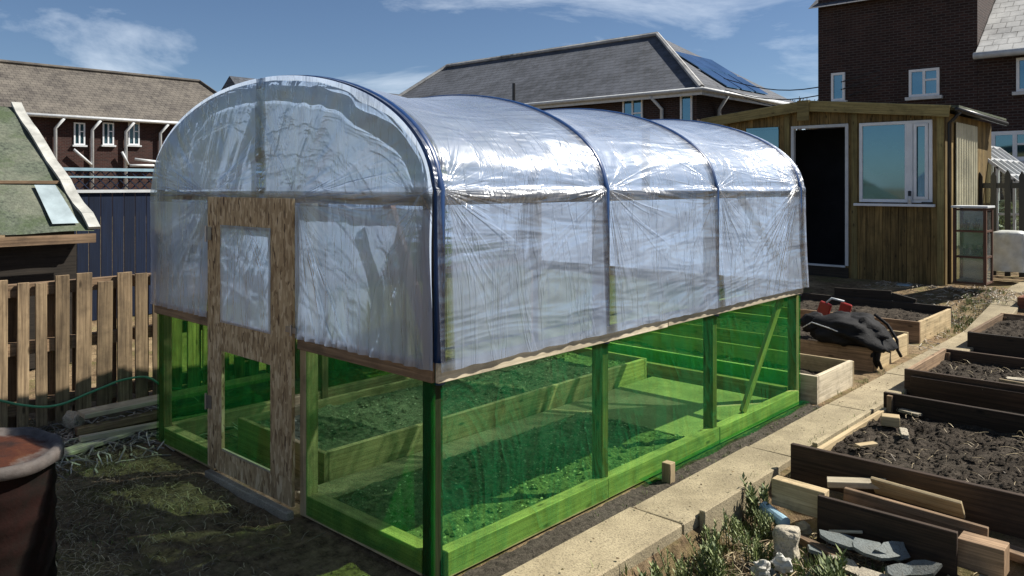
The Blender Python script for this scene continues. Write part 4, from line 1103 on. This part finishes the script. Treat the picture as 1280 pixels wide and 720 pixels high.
# more slates and laths in the heap, litter on path and soil
xl_ = [((1.08, 1.66, -.09), .1, 1.2, 'slate', 'dark slate lowest in the heap below the pipe offcut', (.1, .2)), ((1.25, 1.58, -.09), .1, -.4, 'stone', 'pale chipped slab lying before the broad slates', (.15, .1)),
       ((1.4, 1.78, -.02), .11, .9, 'slate', 'slate leaning on the long dark board near its middle', (.7, .2)), ((1.56, 1.74, -.06), .1, .2, 'slate', 'slate leaning near the right end of the long dark board', (.5, -.2)), ((1.7, 1.7, -.1), .1, 1.8, 'slate', 'flat slate below the grey ended beam', (.1, 0))]
for c_, r_, z_, mt_, lb_, tl_ in xl_: shard(c_, r_, z_, mt_, lb_, tl_)
plank((1.08, 1.8, -.03), (1.24, 1.84, .0), .02, .012, 'paleboard', 'thin white sliver of wood above the slates')
m = MB(); clods(m, .22, .54, -.5, 9, lambda x, y: .045, 420, .003, .009); clods(m, .64, 2.3, .6, 1.9, gz, 1500, .006, .03)
tag(m.build('path_crumbs', M['ground']), 'small crumbs of soil and grit scattered on path and rubble ground', kind='stuff')
m = MB(); clods(m, .85, 2.3, 1.2, 1.8, gz, 260, .02, .06); tag(m.build('rubble', M['slate']), 'loose heap of small slate and brick fragments around the timber pile', kind='stuff')
m = MB(); clods(m, -1.08, -.08, .12, 2.48, lambda x, y: .045, 900, .003, .012); clods(m, -2.3, -1.4, .4, 3.7, lambda x, y: .155, 500, .003, .012)
tag(m.build('soil_chips', M['cream']), 'pale specks of bark and compost on the soil inside the polytunnel', kind='stuff')
tag(strips(420, lambda: (rng.uniform(.7, 3.2), rng.choice((rng.uniform(2.4, 4.0), rng.uniform(2.4, 4.0), rng.uniform(5, 6.1), rng.uniform(7.4, 8.9)))), lambda x, y: .08 if y < 4.5 else .13, .03, .12, .0022, None).build('bed_litter', M['straw']), 'straw scraps on the dark soil of the right hand beds', kind='stuff')
# grass and weeds
def tuft(m, x, y, z, n, hmin, hmax, spread, w_, lean=.4):
    for _ in range(n):
        a = rng.uniform(0, 6.28); r_ = rng.random()*spread; b0 = Vector((x+math.cos(a)*r_, y+math.sin(a)*r_, z)); h_ = rng.uniform(hmin, hmax)
        an = rng.uniform(0, 6.28); d = Vector((math.cos(an), math.sin(an), 0)); s_ = Vector((-d.y, d.x, 0))*w_
        p1 = b0+Vector((0, 0, h_*.55))+d*h_*lean*.25; p2 = b0+Vector((0, 0, h_*.9))+d*h_*lean*.8
        T = rng.random(); m.poly([b0-s_, b0+s_, p1+s_*.8, p1-s_*.8], [(0, 0)]*4, T); m.poly([p1-s_*.8, p1+s_*.8, p2], [(0, 0)]*3, T)
m = MB()
for _ in range(800):
    x, y = rng.uniform(.5, 2.2), rng.uniform(.5, 1.75)
    if x < .6 and y > .9: continue
    if noise.noise(Vector((x*3, y*3, 1))) < -.12: continue
    tuft(m, x, y, gz(x, y), 14, .03, .1, .05, .0022)
for _ in range(50): x, y = rng.uniform(.12, .22), rng.uniform(1.0, 6.5); tuft(m, x, y, 0, 8, .015, .04, .03, .0018)
for _ in range(45): x, y = rng.uniform(.5, .64), rng.uniform(2.0, 4.9); tuft(m, x, y, 0.0, 10, .02, .08, .04, .002)
for _ in range(120):
    x, y = rng.gauss(.05, .15), rng.gauss(9.3, .6); tuft(m, x, y, gz(x, y), 9, .03, .09, .06, .003)
for _ in range(120):
    x, y = rng.uniform(-3.3, -1.4), rng.uniform(-1.6, -.3)
    if noise.noise(Vector((x*1.6, y*1.6, 5))) > .05: tuft(m, x, y, gz(x, y), 9, .008, .03, .06, .0016, 1)
tag(m.build('grass', M['grassm']), 'short green grass and moss growing along the path and between stones', kind='stuff')
tag(strips(1300, lambda: (rng.uniform(.6, 2.3), rng.uniform(.6, 1.9)), gz, .06, .25, .0028, None, .4, .06).build('dead_stalks', M['straw']), 'dead pale stalks lying among the weeds', kind='stuff')
def weed(x, y, n, H, label, seed):
    z = gz(x, y); t = thing('weed_plant', (x, y, z), label, 'plant', 'leafy weeds beside the path'); ls_ = (.8, 1.0, 1.5, .9, 1.9)[seed % 5]
    ms = MB(); ml = MB()
    for k in range(n):
        a = rng.uniform(0, 6.28); ln_ = rng.uniform(.05, .45); h_ = H*rng.uniform(.6, 1.1)
        b0 = Vector((x+rng.uniform(-.05, .05), y+rng.uniform(-.05, .05), z))
        pts = [b0+Vector((math.cos(a)*ln_*h_*s*s, math.sin(a)*ln_*h_*s*s, h_*s)) for s in (0, .33, .66, 1)]
        ms.tube(pts, .0028, 4)
        for q in range(26):
            s = .15+.85*q/25; c = pts[0].lerp(pts[3], s); c.z = z+h_*s; c.x = b0.x+math.cos(a)*ln_*h_*s*s; c.y = b0.y+math.sin(a)*ln_*h_*s*s
            an = q*2.4+k; d = Vector((math.cos(an), math.sin(an), .7+.7*s)).normalized(); lf = .034*(1.15-.4*s)*ls_*rng.uniform(.6, 1.2); sd = d.cross(Vector((0, 0, 1))).normalized()*.0045*ls_
            ml.poly([c, c+d*lf*.5+sd, c+d*lf, c+d*lf*.5-sd], [(0, 0)]*4)
    ms.build('stem', M['leaf'], t); ml.build('leaves', M['leaf'], t)
wl_ = [(.66, .98, 14, .15, 'low bushy weed overhanging the path at the bottom edge'), (.70, 1.22, 14, .17, 'bushy green weed beside the path left of the white rocks'),
       (.8, 1.08, 14, .17, 'dense weed with many upright shoots left of the white rocks'), (.69, 1.52, 12, .2, 'weed growing against the concrete kerb'),
       (.66, 1.86, 12, .24, 'tall dark green weed at the far end of the kerb'), (.8, 1.72, 12, .16, 'weed between the pipe offcut and the sandstone block'),
       (.84, 1.4, 12, .16, 'weed just behind the white rocks'), (1.3, 1.35, 10, .13, 'small weed below the flat pale slab'), (1.75, 1.25, 8, .12, 'sparse weed near the bottom right laths'), (1.22, 1.5, 9, .12, 'small leafy weed in front of the slates'),
       (1.15, 1.2, 10, .12, 'low weed at the bottom edge right of the white rocks')]
wl_ += [(.63, 1.36, 12, .15, 'weed leaning on the kerb between the bushy weed and the taller kerb weed'), (.64, .78, 13, .14, 'weed nearest the camera at the bottom edge beside the path'),
       (1.0, 1.0, 12, .13, 'dark leafy weed in front of the nearest white rock'), (1.45, 1.12, 10, .13, 'weed at the bottom edge in front of the flat pale slab'), (.74, 1.68, 10, .15, 'weed right beside the kerb behind the sandstone block'), (1.9, 1.5, 9, .16, 'thin weed growing before the grey ended square beam')]
for k, (x, y, n, H, lb) in enumerate(wl_): weed(x, y, n, H, lb, k)

# ------------------------------------------------------------------ left shed with green felt roof
ex = P(118, 291, 8.0)
ls = thing('felt_roof_shed', (ex.x-1.3, ex.y-2, 0), 'old low shed with mossy green felt roof and white edge board', 'shed')
ea = ex.copy(); top = P(20, 136, 9.74); top.y = ex.y
slope = Vector((top.x-ea.x, 0, top.z-ea.z)); Lr = 5.5
m = MB(); nU, nV = 60, 24
m.grid(lambda u, v: ea+slope*v+Vector((0, -Lr*u, .02+.015*noise.noise(Vector((u*12, v*6, 0)))-.02*math.sin(v*9)*0)), nU, nV, lambda u, v: (u*5, v*3)); 
m.build('roof', M['felt'], ls, smooth=True)
m = MB(); rt_ = top+Vector((-2.6, 0, -1.43)); m.grid(lambda u, v: top.lerp(rt_, v)+Vector((0, -Lr*u, .02)), 20, 10); m.build('roof', M['felt'], ls)
m = MB()
for v in (.33, .62): m.bar(ea+slope*v+Vector((0, -.9 if v > .5 else -.05, .045)), ea+slope*v+Vector((0, -Lr, .045)), .03, .03)
m.build('batten', M['oldboard'], ls)
m = MB(); k0 = None; prv = None
for k in range(13):
    v = k/12; c = ea+slope*v+Vector((.02*math.sin(k*2.1), .0, .05+.02*math.sin(k*1.7)))
    if prv is not None: m.bar(prv, c, .11, .03, (0, 0, 1))
    prv = c
m.build('verge_board', M['verge'], ls); 
m = MB(); n_ = slope.cross(Vector((0, 1, 0))).normalized()
if n_.z < 0: n_ = -n_
c0 = ea+slope*.04+Vector((0, -.12, 0))+n_*.05
m.poly([c0, c0+slope*.27, c0+slope*.27+Vector((0, -.2, 0)), c0+slope*.0+Vector((0, -.24, 0))]); m.build('roof_patch', M['patch'], ls)['label'] = 'pale blue patch nailed near the roof corner'
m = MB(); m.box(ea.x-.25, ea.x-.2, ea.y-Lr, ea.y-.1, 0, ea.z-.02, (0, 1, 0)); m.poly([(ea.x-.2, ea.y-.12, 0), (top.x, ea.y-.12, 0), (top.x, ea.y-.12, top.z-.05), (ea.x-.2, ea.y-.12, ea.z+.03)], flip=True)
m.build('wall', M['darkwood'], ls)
m = MB(); m.bar(ea+Vector((.03, 0, -.05)), ea+Vector((.03, -Lr, -.05)), .03, .09); m.build('eave_board', M['oldboard'], ls)

# dark blue fence
BX = -8.6
bf = thing('blue_fence', (BX, 5, 0), 'tall dark blue fence with lattice top beyond the felt roofed shed', 'fence')
_, bz = on_x(140, 214, BX); _, bz2 = on_x(140, 238, BX)
m = MB(); y = .6
while y < 9: m.box(BX, BX+.02, y, y+.14, 0, bz2, (0, 0, 1)); y += .15
m.build('panel', M['bluefence'], bf)
m = MB()
k = 0
while k*.13 < 8.4:
    yy = .6+k*.13; m.bar((BX+.01, yy, bz2), (BX+.01, yy+bz-bz2, bz), .012, .02, (1, 0, 0)); m.bar((BX+.024, yy+bz-bz2, bz2), (BX+.024, yy, bz), .012, .02, (1, 0, 0)); k += 1
m.build('lattice', M['bluefence'], bf)
m = MB(); m.box(BX+.022, BX+.05, .6, 9, bz2-.03, bz2+.01); m.build('rail', M['greywhite'], bf)
m = MB(); m.box(BX-.02, BX+.05, .6, 9, bz, bz+.04); m.box(BX+.03, BX+.05, .6, 9, bz-.09, bz-.07); m.build('rail', M['bluebits'], bf)
for k in range(5):
    m = MB(); m.box(BX+.03, BX+.1, .7+k*1.9, .78+k*1.9, 0, bz+.08, (0, 0, 1)); m.build('post', M['bluefence'], bf)

# ------------------------------------------------------------------ houses
def window(parent, axis, c0, c1, z0, z1, pl, sgn, nmull=1, frm='white', ft=.07):
    """axis 'y': plane y=pl facing -y ; 'x': plane x=pl facing +x"""
    def bx(m, a0, a1, b0, b1, d0, d1):
        if axis == 'y': m.box(a0, a1, pl-d1, pl-d0, b0, b1, None)
        else: m.box(pl+d0, pl+d1, a0, a1, b0, b1, None)
    m = MB(); bx(m, c0, c1, z0, z0+ft, 0, .06); bx(m, c0, c1, z1-ft, z1, 0, .06); bx(m, c0, c0+ft, z0+ft, z1-ft, 0, .06); bx(m, c1-ft, c1, z0+ft, z1-ft, 0, .06)
    for k in range(nmull):
        c = c0+(c1-c0)*(k+1)/(nmull+1); bx(m, c-ft/2, c+ft/2, z0+ft, z1-ft, 0, .06)
    if nmull == 1: bx(m, (c0+c1)/2+ft/2, c1-ft, z1-ft-.35*(z1-z0), z1-ft-.35*(z1-z0)+.05, 0, .055)
    w_ = m.build('window', M[frm], parent)
    m = MB(); bx(m, c0+ft, c1-ft, z0+ft, z1-ft, .01, .02); m.build('pane', M['pane'], w_)
    m = MB(); bx(m, c0-.08, c1+.08, z0-.09, z0-.003, 0, .14); m.build('sill', M['greywhite'], w_)
def pipe(parent, pts, r=.05, mat='greywhite', name='downpipe'):
    m = MB(); m.tube(pts, r, 8); return m.build(name, M[mat], parent, smooth=True)

# left house (front wall on x = HX, facing +x)
HX = -40.5; ya0 = on_x(-60, 0, HX)[0]; yb0 = on_x(249, 0, HX-4.5)[0]+1.2
ez = on_x(130, 149, HX)[1]
h1 = thing('brick_house', (HX-4, (ya0+yb0)/2, 0), 'dark red brick house with brown tiled roof behind the blue fence', 'house')
m = MB(); m.box(HX-9, HX, ya0, yb0, 0, ez+.1, None); m.build('wall', M['brick'], h1)
rx = HX-4.5; rz = 0
for it in range(1): rz = on_x(100, 88, rx)[1]
m = MB(); ov = .4
m.poly([(HX+ov, ya0, ez), (HX+ov, yb0+ov, ez), (rx, yb0-1.2, rz), (rx, ya0, rz)]); m.poly([(HX-9-ov, yb0+ov, ez), (HX-9-ov, ya0, ez), (rx, ya0, rz), (rx, yb0-1.2, rz)])
m.poly([(HX+ov, yb0+ov, ez), (HX-9-ov, yb0+ov, ez), (rx, yb0-1.2, rz)]); rf = m.build('roof', M['tilebrown'], h1)
m = MB(); m.tube([(rx, ya0, rz+.05), (rx, yb0-1.2, rz+.05), (HX+ov, yb0+ov, ez+.08)], .12, 8); m.build('ridge_tiles', M['tilebrown'], rf)
pipe(h1, [(HX+ov+.05, ya0, ez-.02), (HX+ov+.05, yb0+ov, ez-.02)], .09, 'greywhite', 'gutter')
for a, b_ in ((92, 106), (128, 142), (160, 174), (232, 240)):
    y0, y1 = on_x(a, 0, HX)[0], on_x(b_, 0, HX)[0]; window(h1, 'x', y0, y1, on_x(a, 181, HX)[1], on_x(a, 153, HX)[1], HX, 1, 1)
for a in (68, 114, 156, 199):
    y0 = on_x(a, 0, HX)[0]
    pipe(h1, [(HX+ov+.05, y0+.3, ez-.1), (HX+.15, y0, ez-.6), (HX+.15, y0, 0)], .08)
for a, b_, c, d in ((90, 187, 112, 206), (150, 190, 158, 206), (166, 199, 199, 203), (160, 207, 190, 207)):
    pipe(h1, [(HX+.25, on_x(a, 0, HX)[0], on_x(a, b_, HX)[1]), (HX+.25, on_x(c, 0, HX)[0], on_x(c, d, HX)[1])], .07, name='waste_pipe')
# neighbour further on
h2 = thing('slate_house', (HX-4, yb0+10, 0), 'house with dark slate roof glimpsed between brown roof and polytunnel', 'house')
y0 = yb0+1.2; ez2 = ez
m = MB(); m.box(HX-9, HX-.5, y0, y0+24, 0, ez2+.1, None); m.build('wall', M['brick'], h2)
m = MB(); m.poly([(HX-.1, y0-.4, ez2), (HX-.1, y0+24, ez2), (rx, y0+22, rz+.6), (rx, y0-.4, rz+.6)]); m.poly([(HX-9.4, y0+24, ez2), (HX-9.4, y0-.4, ez2), (rx, y0-.4, rz+.6), (rx, y0+22, rz+.6)]); m.poly([(HX-.1, y0-.39, ez2), (rx, y0-.39, rz+.6), (HX-9.4, y0-.39, ez2)]); m.build('roof', M['tileslate'], h2)

# middle house, front on y = MY facing -y, hipped, solar panels on +x slope
MY = 23.3; mx1 = on_y(871, 0, MY)[0]; mx0 = on_y(470, 0, MY)[0]; mez = on_y(871, 113, MY)[1]
h3 = thing('hipped_house', ((mx0+mx1)/2, MY+4, 0), 'dark house with hipped slate roof and solar panels above the polytunnel', 'house')
m = MB(); m.box(mx0, mx1, MY, MY+8, 0, mez+.1, None); m.build('wall', M['brickdark'], h3)
rz = mez+3.1; ry = MY+4; hi = 4.2
m = MB(); o_ = .45
A, B, C_, D_ = (mx0-o_, MY-o_, mez), (mx1+o_, MY-o_, mez), (mx1+o_, MY+8+o_, mez), (mx0-o_, MY+8+o_, mez); E1, E2 = (mx0+1.2, ry, rz), (mx1-hi, ry, rz)
m.poly([A, B, E2, E1]); m.poly([B, C_, E2]); m.poly([C_, D_, E1, E2]); m.poly([D_, A, E1]); rf = m.build('roof', M['tileslate'], h3)
m = MB(); m.tube([Vector(B)+Vector((0, 0, .04)), Vector(E2)+Vector((0, 0, .06)), Vector(E1)+Vector((0, 0, .06)), Vector(A)+Vector((0, 0, .04))], .11, 6); m.build('ridge_tiles', M['tilegrey'], rf)
def quad_on(A_, B_, C2, u0, u1, v0, v1, off):
    A_, B_, C2 = Vector(A_), Vector(B_), Vector(C2); n = (B_-A_).cross(C2-A_).normalized(); up = (C2-(A_+B_)/2)
    q = lambda u, v: A_+(B_-A_)*u+up*v+n*off
    return q
for i in range(2):
    for j in range(3):
        q = quad_on(B, C_, E2, 0, 0, 0, 0, .08); v0 = .1+i*.28; u0 = .3+j*.14 if i == 0 else .32+j*.12
        m = MB(); du = .125; dv = .26
        c = [q(u0, v0), q(u0+du, v0), q(u0+du, v0+dv), q(u0, v0+dv)]; n = Vector((0, 0, -.04)); m.hexa([x_+n for x_ in c]+c, None); m.build('solar_panel', M['solar'], h3)
pipe(h3, [(mx0, MY-o_-.05, mez-.03), (mx1+o_+.05, MY-o_-.05, mez-.03), (mx1+o_+.05, MY+8, mez-.03)], .08, 'greywhite', 'gutter')
m = MB(); m.box(mx0, mx1+o_, MY-o_+.02, MY-o_+.06, mez-.22, mez-.04, None); m.box(mx1+o_-.06, mx1+o_-.02, MY-o_+.07, MY+8, mez-.22, mez-.04, None); m.build('fascia', M['greywhite'], h3)
for a, b_, n in ((779, 804, 1), (851, 866, 0)):
    window(h3, 'y', on_y(a, 0, MY)[0], on_y(b_, 0, MY)[0], mez-1.75, on_y(a, 122, MY)[1] if n else on_y(a, 119, MY)[1], MY, 1, n)
window(h3, 'y', on_y(640, 0, MY)[0], on_y(662, 0, MY)[0], mez-1.9, mez-.6, MY, 1)
for a in (829,):
    x = on_y(a, 0, MY)[0]; pipe(h3, [(x-.3, MY-o_, mez-.1), (x, MY-.1, mez-.6), (x, MY-.1, 0)], .07)
pipe(h3, [(mx1+.45, MY+1.5, mez-.1), (mx1+.1, MY+1.5, mez-.6), (mx1+.1, MY+1.5, 0)], .07)
m = MB(); m.tube([(on_y(648, 0, MY)[0], MY-.3, mez-.5), (on_y(648, 0, MY)[0], MY-.3, mez+1.0)], .07, 8); m.build('vent_pipe', M['black'], h3)

# right house, front on y = RY facing -y
RY = 21.6; rx0 = on_y(1023, 0, RY)[0]; rxm = on_y(1222, 0, RY)[0]; rez = on_y(1240, 69, RY)[1]
h4 = thing('tall_brick_house', (rx0+6, RY+4, 0), 'dark brown brick house with grey tiled roof filling the upper right', 'house')
m = MB(); m.box(rx0, rxm, RY-.02, RY+8, 0, rez+2.2, None); m.box(rxm+.001, rxm+9, RY+.0, RY+8, 0, rez, None); m.build('wall', M['brickdark'], h4)
m = MB(); m.poly([(rx0-.2, RY-.3, rez+1.9), (rxm-.1, RY-.3, rez+1.9), (rxm-.1, RY+4, rez+4.6), (rx0-.2, RY+4, rez+4.6)]); m.poly([(rx0-.2, RY+4, rez+4.6), (rxm-.1, RY+4, rez+4.6), (rxm-.1, RY+8.4, rez+1.9), (rx0-.2, RY+8.4, rez+1.9)])
m.poly([(rx0, RY, rez+2), (rx0, RY+4, rez+4.5), (rx0, RY+8, rez+2)], flip=True); m.build('roof', M['tileslate'], h4)
m = MB(); m.poly([(rxm+.02, RY-.4, rez), (rxm+9, RY-.4, rez), (rxm+9, RY+4, rez+3.4), (rxm+.02, RY+4, rez+3.4)]); m.poly([(rxm+.02, RY+4, rez+3.4), (rxm+9, RY+4, rez+3.4), (rxm+9, RY+8.4, rez), (rxm+.02, RY+8.4, rez)]); m.build('roof', M['tilegrey'], h4)
pipe(h4, [(rxm, RY-.45, rez-.04), (rxm+9, RY-.45, rez-.04)], .09, 'greywhite', 'gutter')
for a, b_, c, d, n in ((1040, 1057, 92, 127, 0), (1137, 1175, 88, 122, 1), (1271, 1300, 73, 115, 1)):
    window(h4, 'y', on_y(a, 0, RY)[0], on_y(b_, 0, RY)[0], on_y(a, d, RY)[1], on_y(a, c, RY)[1], RY-.02, 1, n)
window(h4, 'y', on_y(1239, 0, RY)[0], on_y(1300, 0, RY)[0], on_y(1260, 201, RY)[1], on_y(1260, 164, RY)[1], RY, 1, 1, ft=.1)
m = MB(); m.box(rx0+1.5, rx0+2.4, RY+3.4, RY+4.4, rez+3.6, rez+5.6, None); ch = m.build('chimney', M['brickdark'], h4)
m = MB(); m.lathe([(.1, 0), (.12, .4), (.09, .4), (.09, .1)], (rx0+1.9, RY+3.9, rez+5.6), 10); m.build('chimney_pot', M['brick'], ch)

# wires
for k, (a, b_) in enumerate((((905, 98), (1100, 88)), ((905, 112), (1100, 96)), ((930, 122), (1100, 105)))):
    A_ = P(a[0], a[1], 30); B_ = P(b_[0], b_[1], 22)
    pts = [A_.lerp(B_, s/12)+Vector((0, 0, -.5*math.sin(math.pi*s/12))) for s in range(13)]
    m = MB(); m.tube(pts, .018, 5); tag(m.build('overhead_wire', M['wire']), ['topmost of the three overhead wires left of the tall brick house', 'middle of the three overhead wires left of the tall brick house', 'lowest of the three overhead wires left of the tall brick house'][k], 'wire', 'overhead wires')
# bare tree, hedge beyond
def bare_tree(base, H, label, seed):
    r2 = random.Random(seed); t = thing('bare_tree', base, label, 'tree'); tr = MB(); cr = MB(); b0 = Vector(base)
    tr.tube([b0, b0+Vector((.05, 0, H*.35)), b0+Vector((0, .1, H*.55))], .13, 7, r2=.07); tr.build('trunk', M['bark'], t)
    def br_(p_, d, L_, r_, lv):
        e = p_+d*L_; cr.tube([p_, p_.lerp(e, .5)+Vector((r2.uniform(-.05, .05)*L_, 0, 0)), e], max(r_, .02), 4, r2=max(r_*.5, .014))
        if lv == 0: return
        for _ in range(4):
            dd = (d+Vector((r2.uniform(-.7, .7), r2.uniform(-.7, .7), r2.uniform(-.1, .5)))).normalized(); br_(p_.lerp(e, r2.uniform(.5, 1)), dd, L_*.65, r_*.55, lv-1)
    for k in range(6):
        a = k*1.05; br_(b0+Vector((0, 0, H*r2.uniform(.35, .55))), Vector((math.cos(a)*.6, math.sin(a)*.6, 1)).normalized(), H*.25, .05, 3)
    cr.build('crown', M['bark'], t)
bp_ = P(1000, 232, 34); bare_tree((bp_.x, bp_.y, 0), 5.9, 'bare twiggy tree between the solar panel house and tall brick house', 4)
t = thing('evergreen_bush', (P(948, 232, 33).x, P(948, 232, 33).y, 0), 'small dark bush peeping over the shed roof by the solar panels', 'bush')
m = MB(); c0 = P(948, 200, 33)
for _ in range(900):
    d = Vector((rng.gauss(0, 1), rng.gauss(0, 1), rng.gauss(0, 1))).normalized()*rng.random()**.4; c = Vector((c0.x+d.x*.9, c0.y+d.y*.9, 3.6+d.z*1.5)); a = Vector((rng.gauss(0, 1), rng.gauss(0, 1), rng.gauss(0, 1))).normalized()*.18; s_ = a.orthogonal().normalized()*.07
    m.poly([c-a, c+s_, c+a, c-s_], [(0, 0)]*4)
m.build('foliage', M['leaf'], t)
m = MB(); m.tube([(c0.x, c0.y, 0), (c0.x, c0.y, 3)], .1, 6); m.build('trunk', M['bark'], t)

# ------------------------------------------------------------------ light, sky, camera
SUN_AZ = math.atan2(.82, .57); SUN_EL = R(46)
sd = Vector((math.cos(SUN_AZ)*math.cos(SUN_EL), math.sin(SUN_AZ)*math.cos(SUN_EL), math.sin(SUN_EL)))
sl = bpy.data.lights.new('sun', 'SUN'); sl.energy = 5; sl.angle = R(.55); sl.color = (1, .95, .86)
so = bpy.data.objects.new('sun', sl); col.objects.link(so); so.rotation_euler = sd.to_track_quat('Z', 'Y').to_euler(); so.location = (0, 0, 20)
w = bpy.data.worlds.new('World'); sc.world = w; w.use_nodes = True; t = w.node_tree; bg = t.nodes['Background']
sky = t.nodes.new('ShaderNodeTexSky'); sky.sky_type = 'NISHITA'; sky.sun_disc = False; sky.sun_elevation = SUN_EL
sky.sun_rotation = math.pi/2-SUN_AZ; sky.air_density = .8; sky.dust_density = .3; sky.ozone_density = 4.5
tc = t.nodes.new('ShaderNodeTexCoord')
mp = t.nodes.new('ShaderNodeMapping'); mp.inputs['Scale'].default_value = (1.6, 1.6, 6); t.links.new(tc.outputs['Generated'], mp.inputs['Vector'])
n = texn(t, mp.outputs[0], 1.7, 7, .6, .6); cl = ramp(t, n, [(.5, (0, 0, 0)), (.72, (1, 1, 1))])
c = mix(t, math_(t, 'MULTIPLY', cl, .45), sky.outputs[0], (15, 16, 17))
t.links.new(c, bg.inputs[0]); bg.inputs[1].default_value = .05
cd_ = bpy.data.cameras.new('camera'); cd_.lens = 36*FPX/1280; cd_.sensor_width = 36; cd_.shift_y = -.1; cd_.clip_end = 2000; cd_.clip_start = .05
co = bpy.data.objects.new('camera', cd_); col.objects.link(co); co.location = CAM; co.rotation_euler = (R(90), 0, AZ); sc.camera = co
sc.view_settings.view_transform = 'Standard'; sc.view_settings.look = 'None'; sc.view_settings.exposure = 0.82; sc.view_settings.gamma = 1
sc.cycles.transparent_max_bounces = 16; sc.cycles.max_bounces = 6; sc.cycles.diffuse_bounces = 2; sc.cycles.glossy_bounces = 3; sc.cycles.use_denoising = True
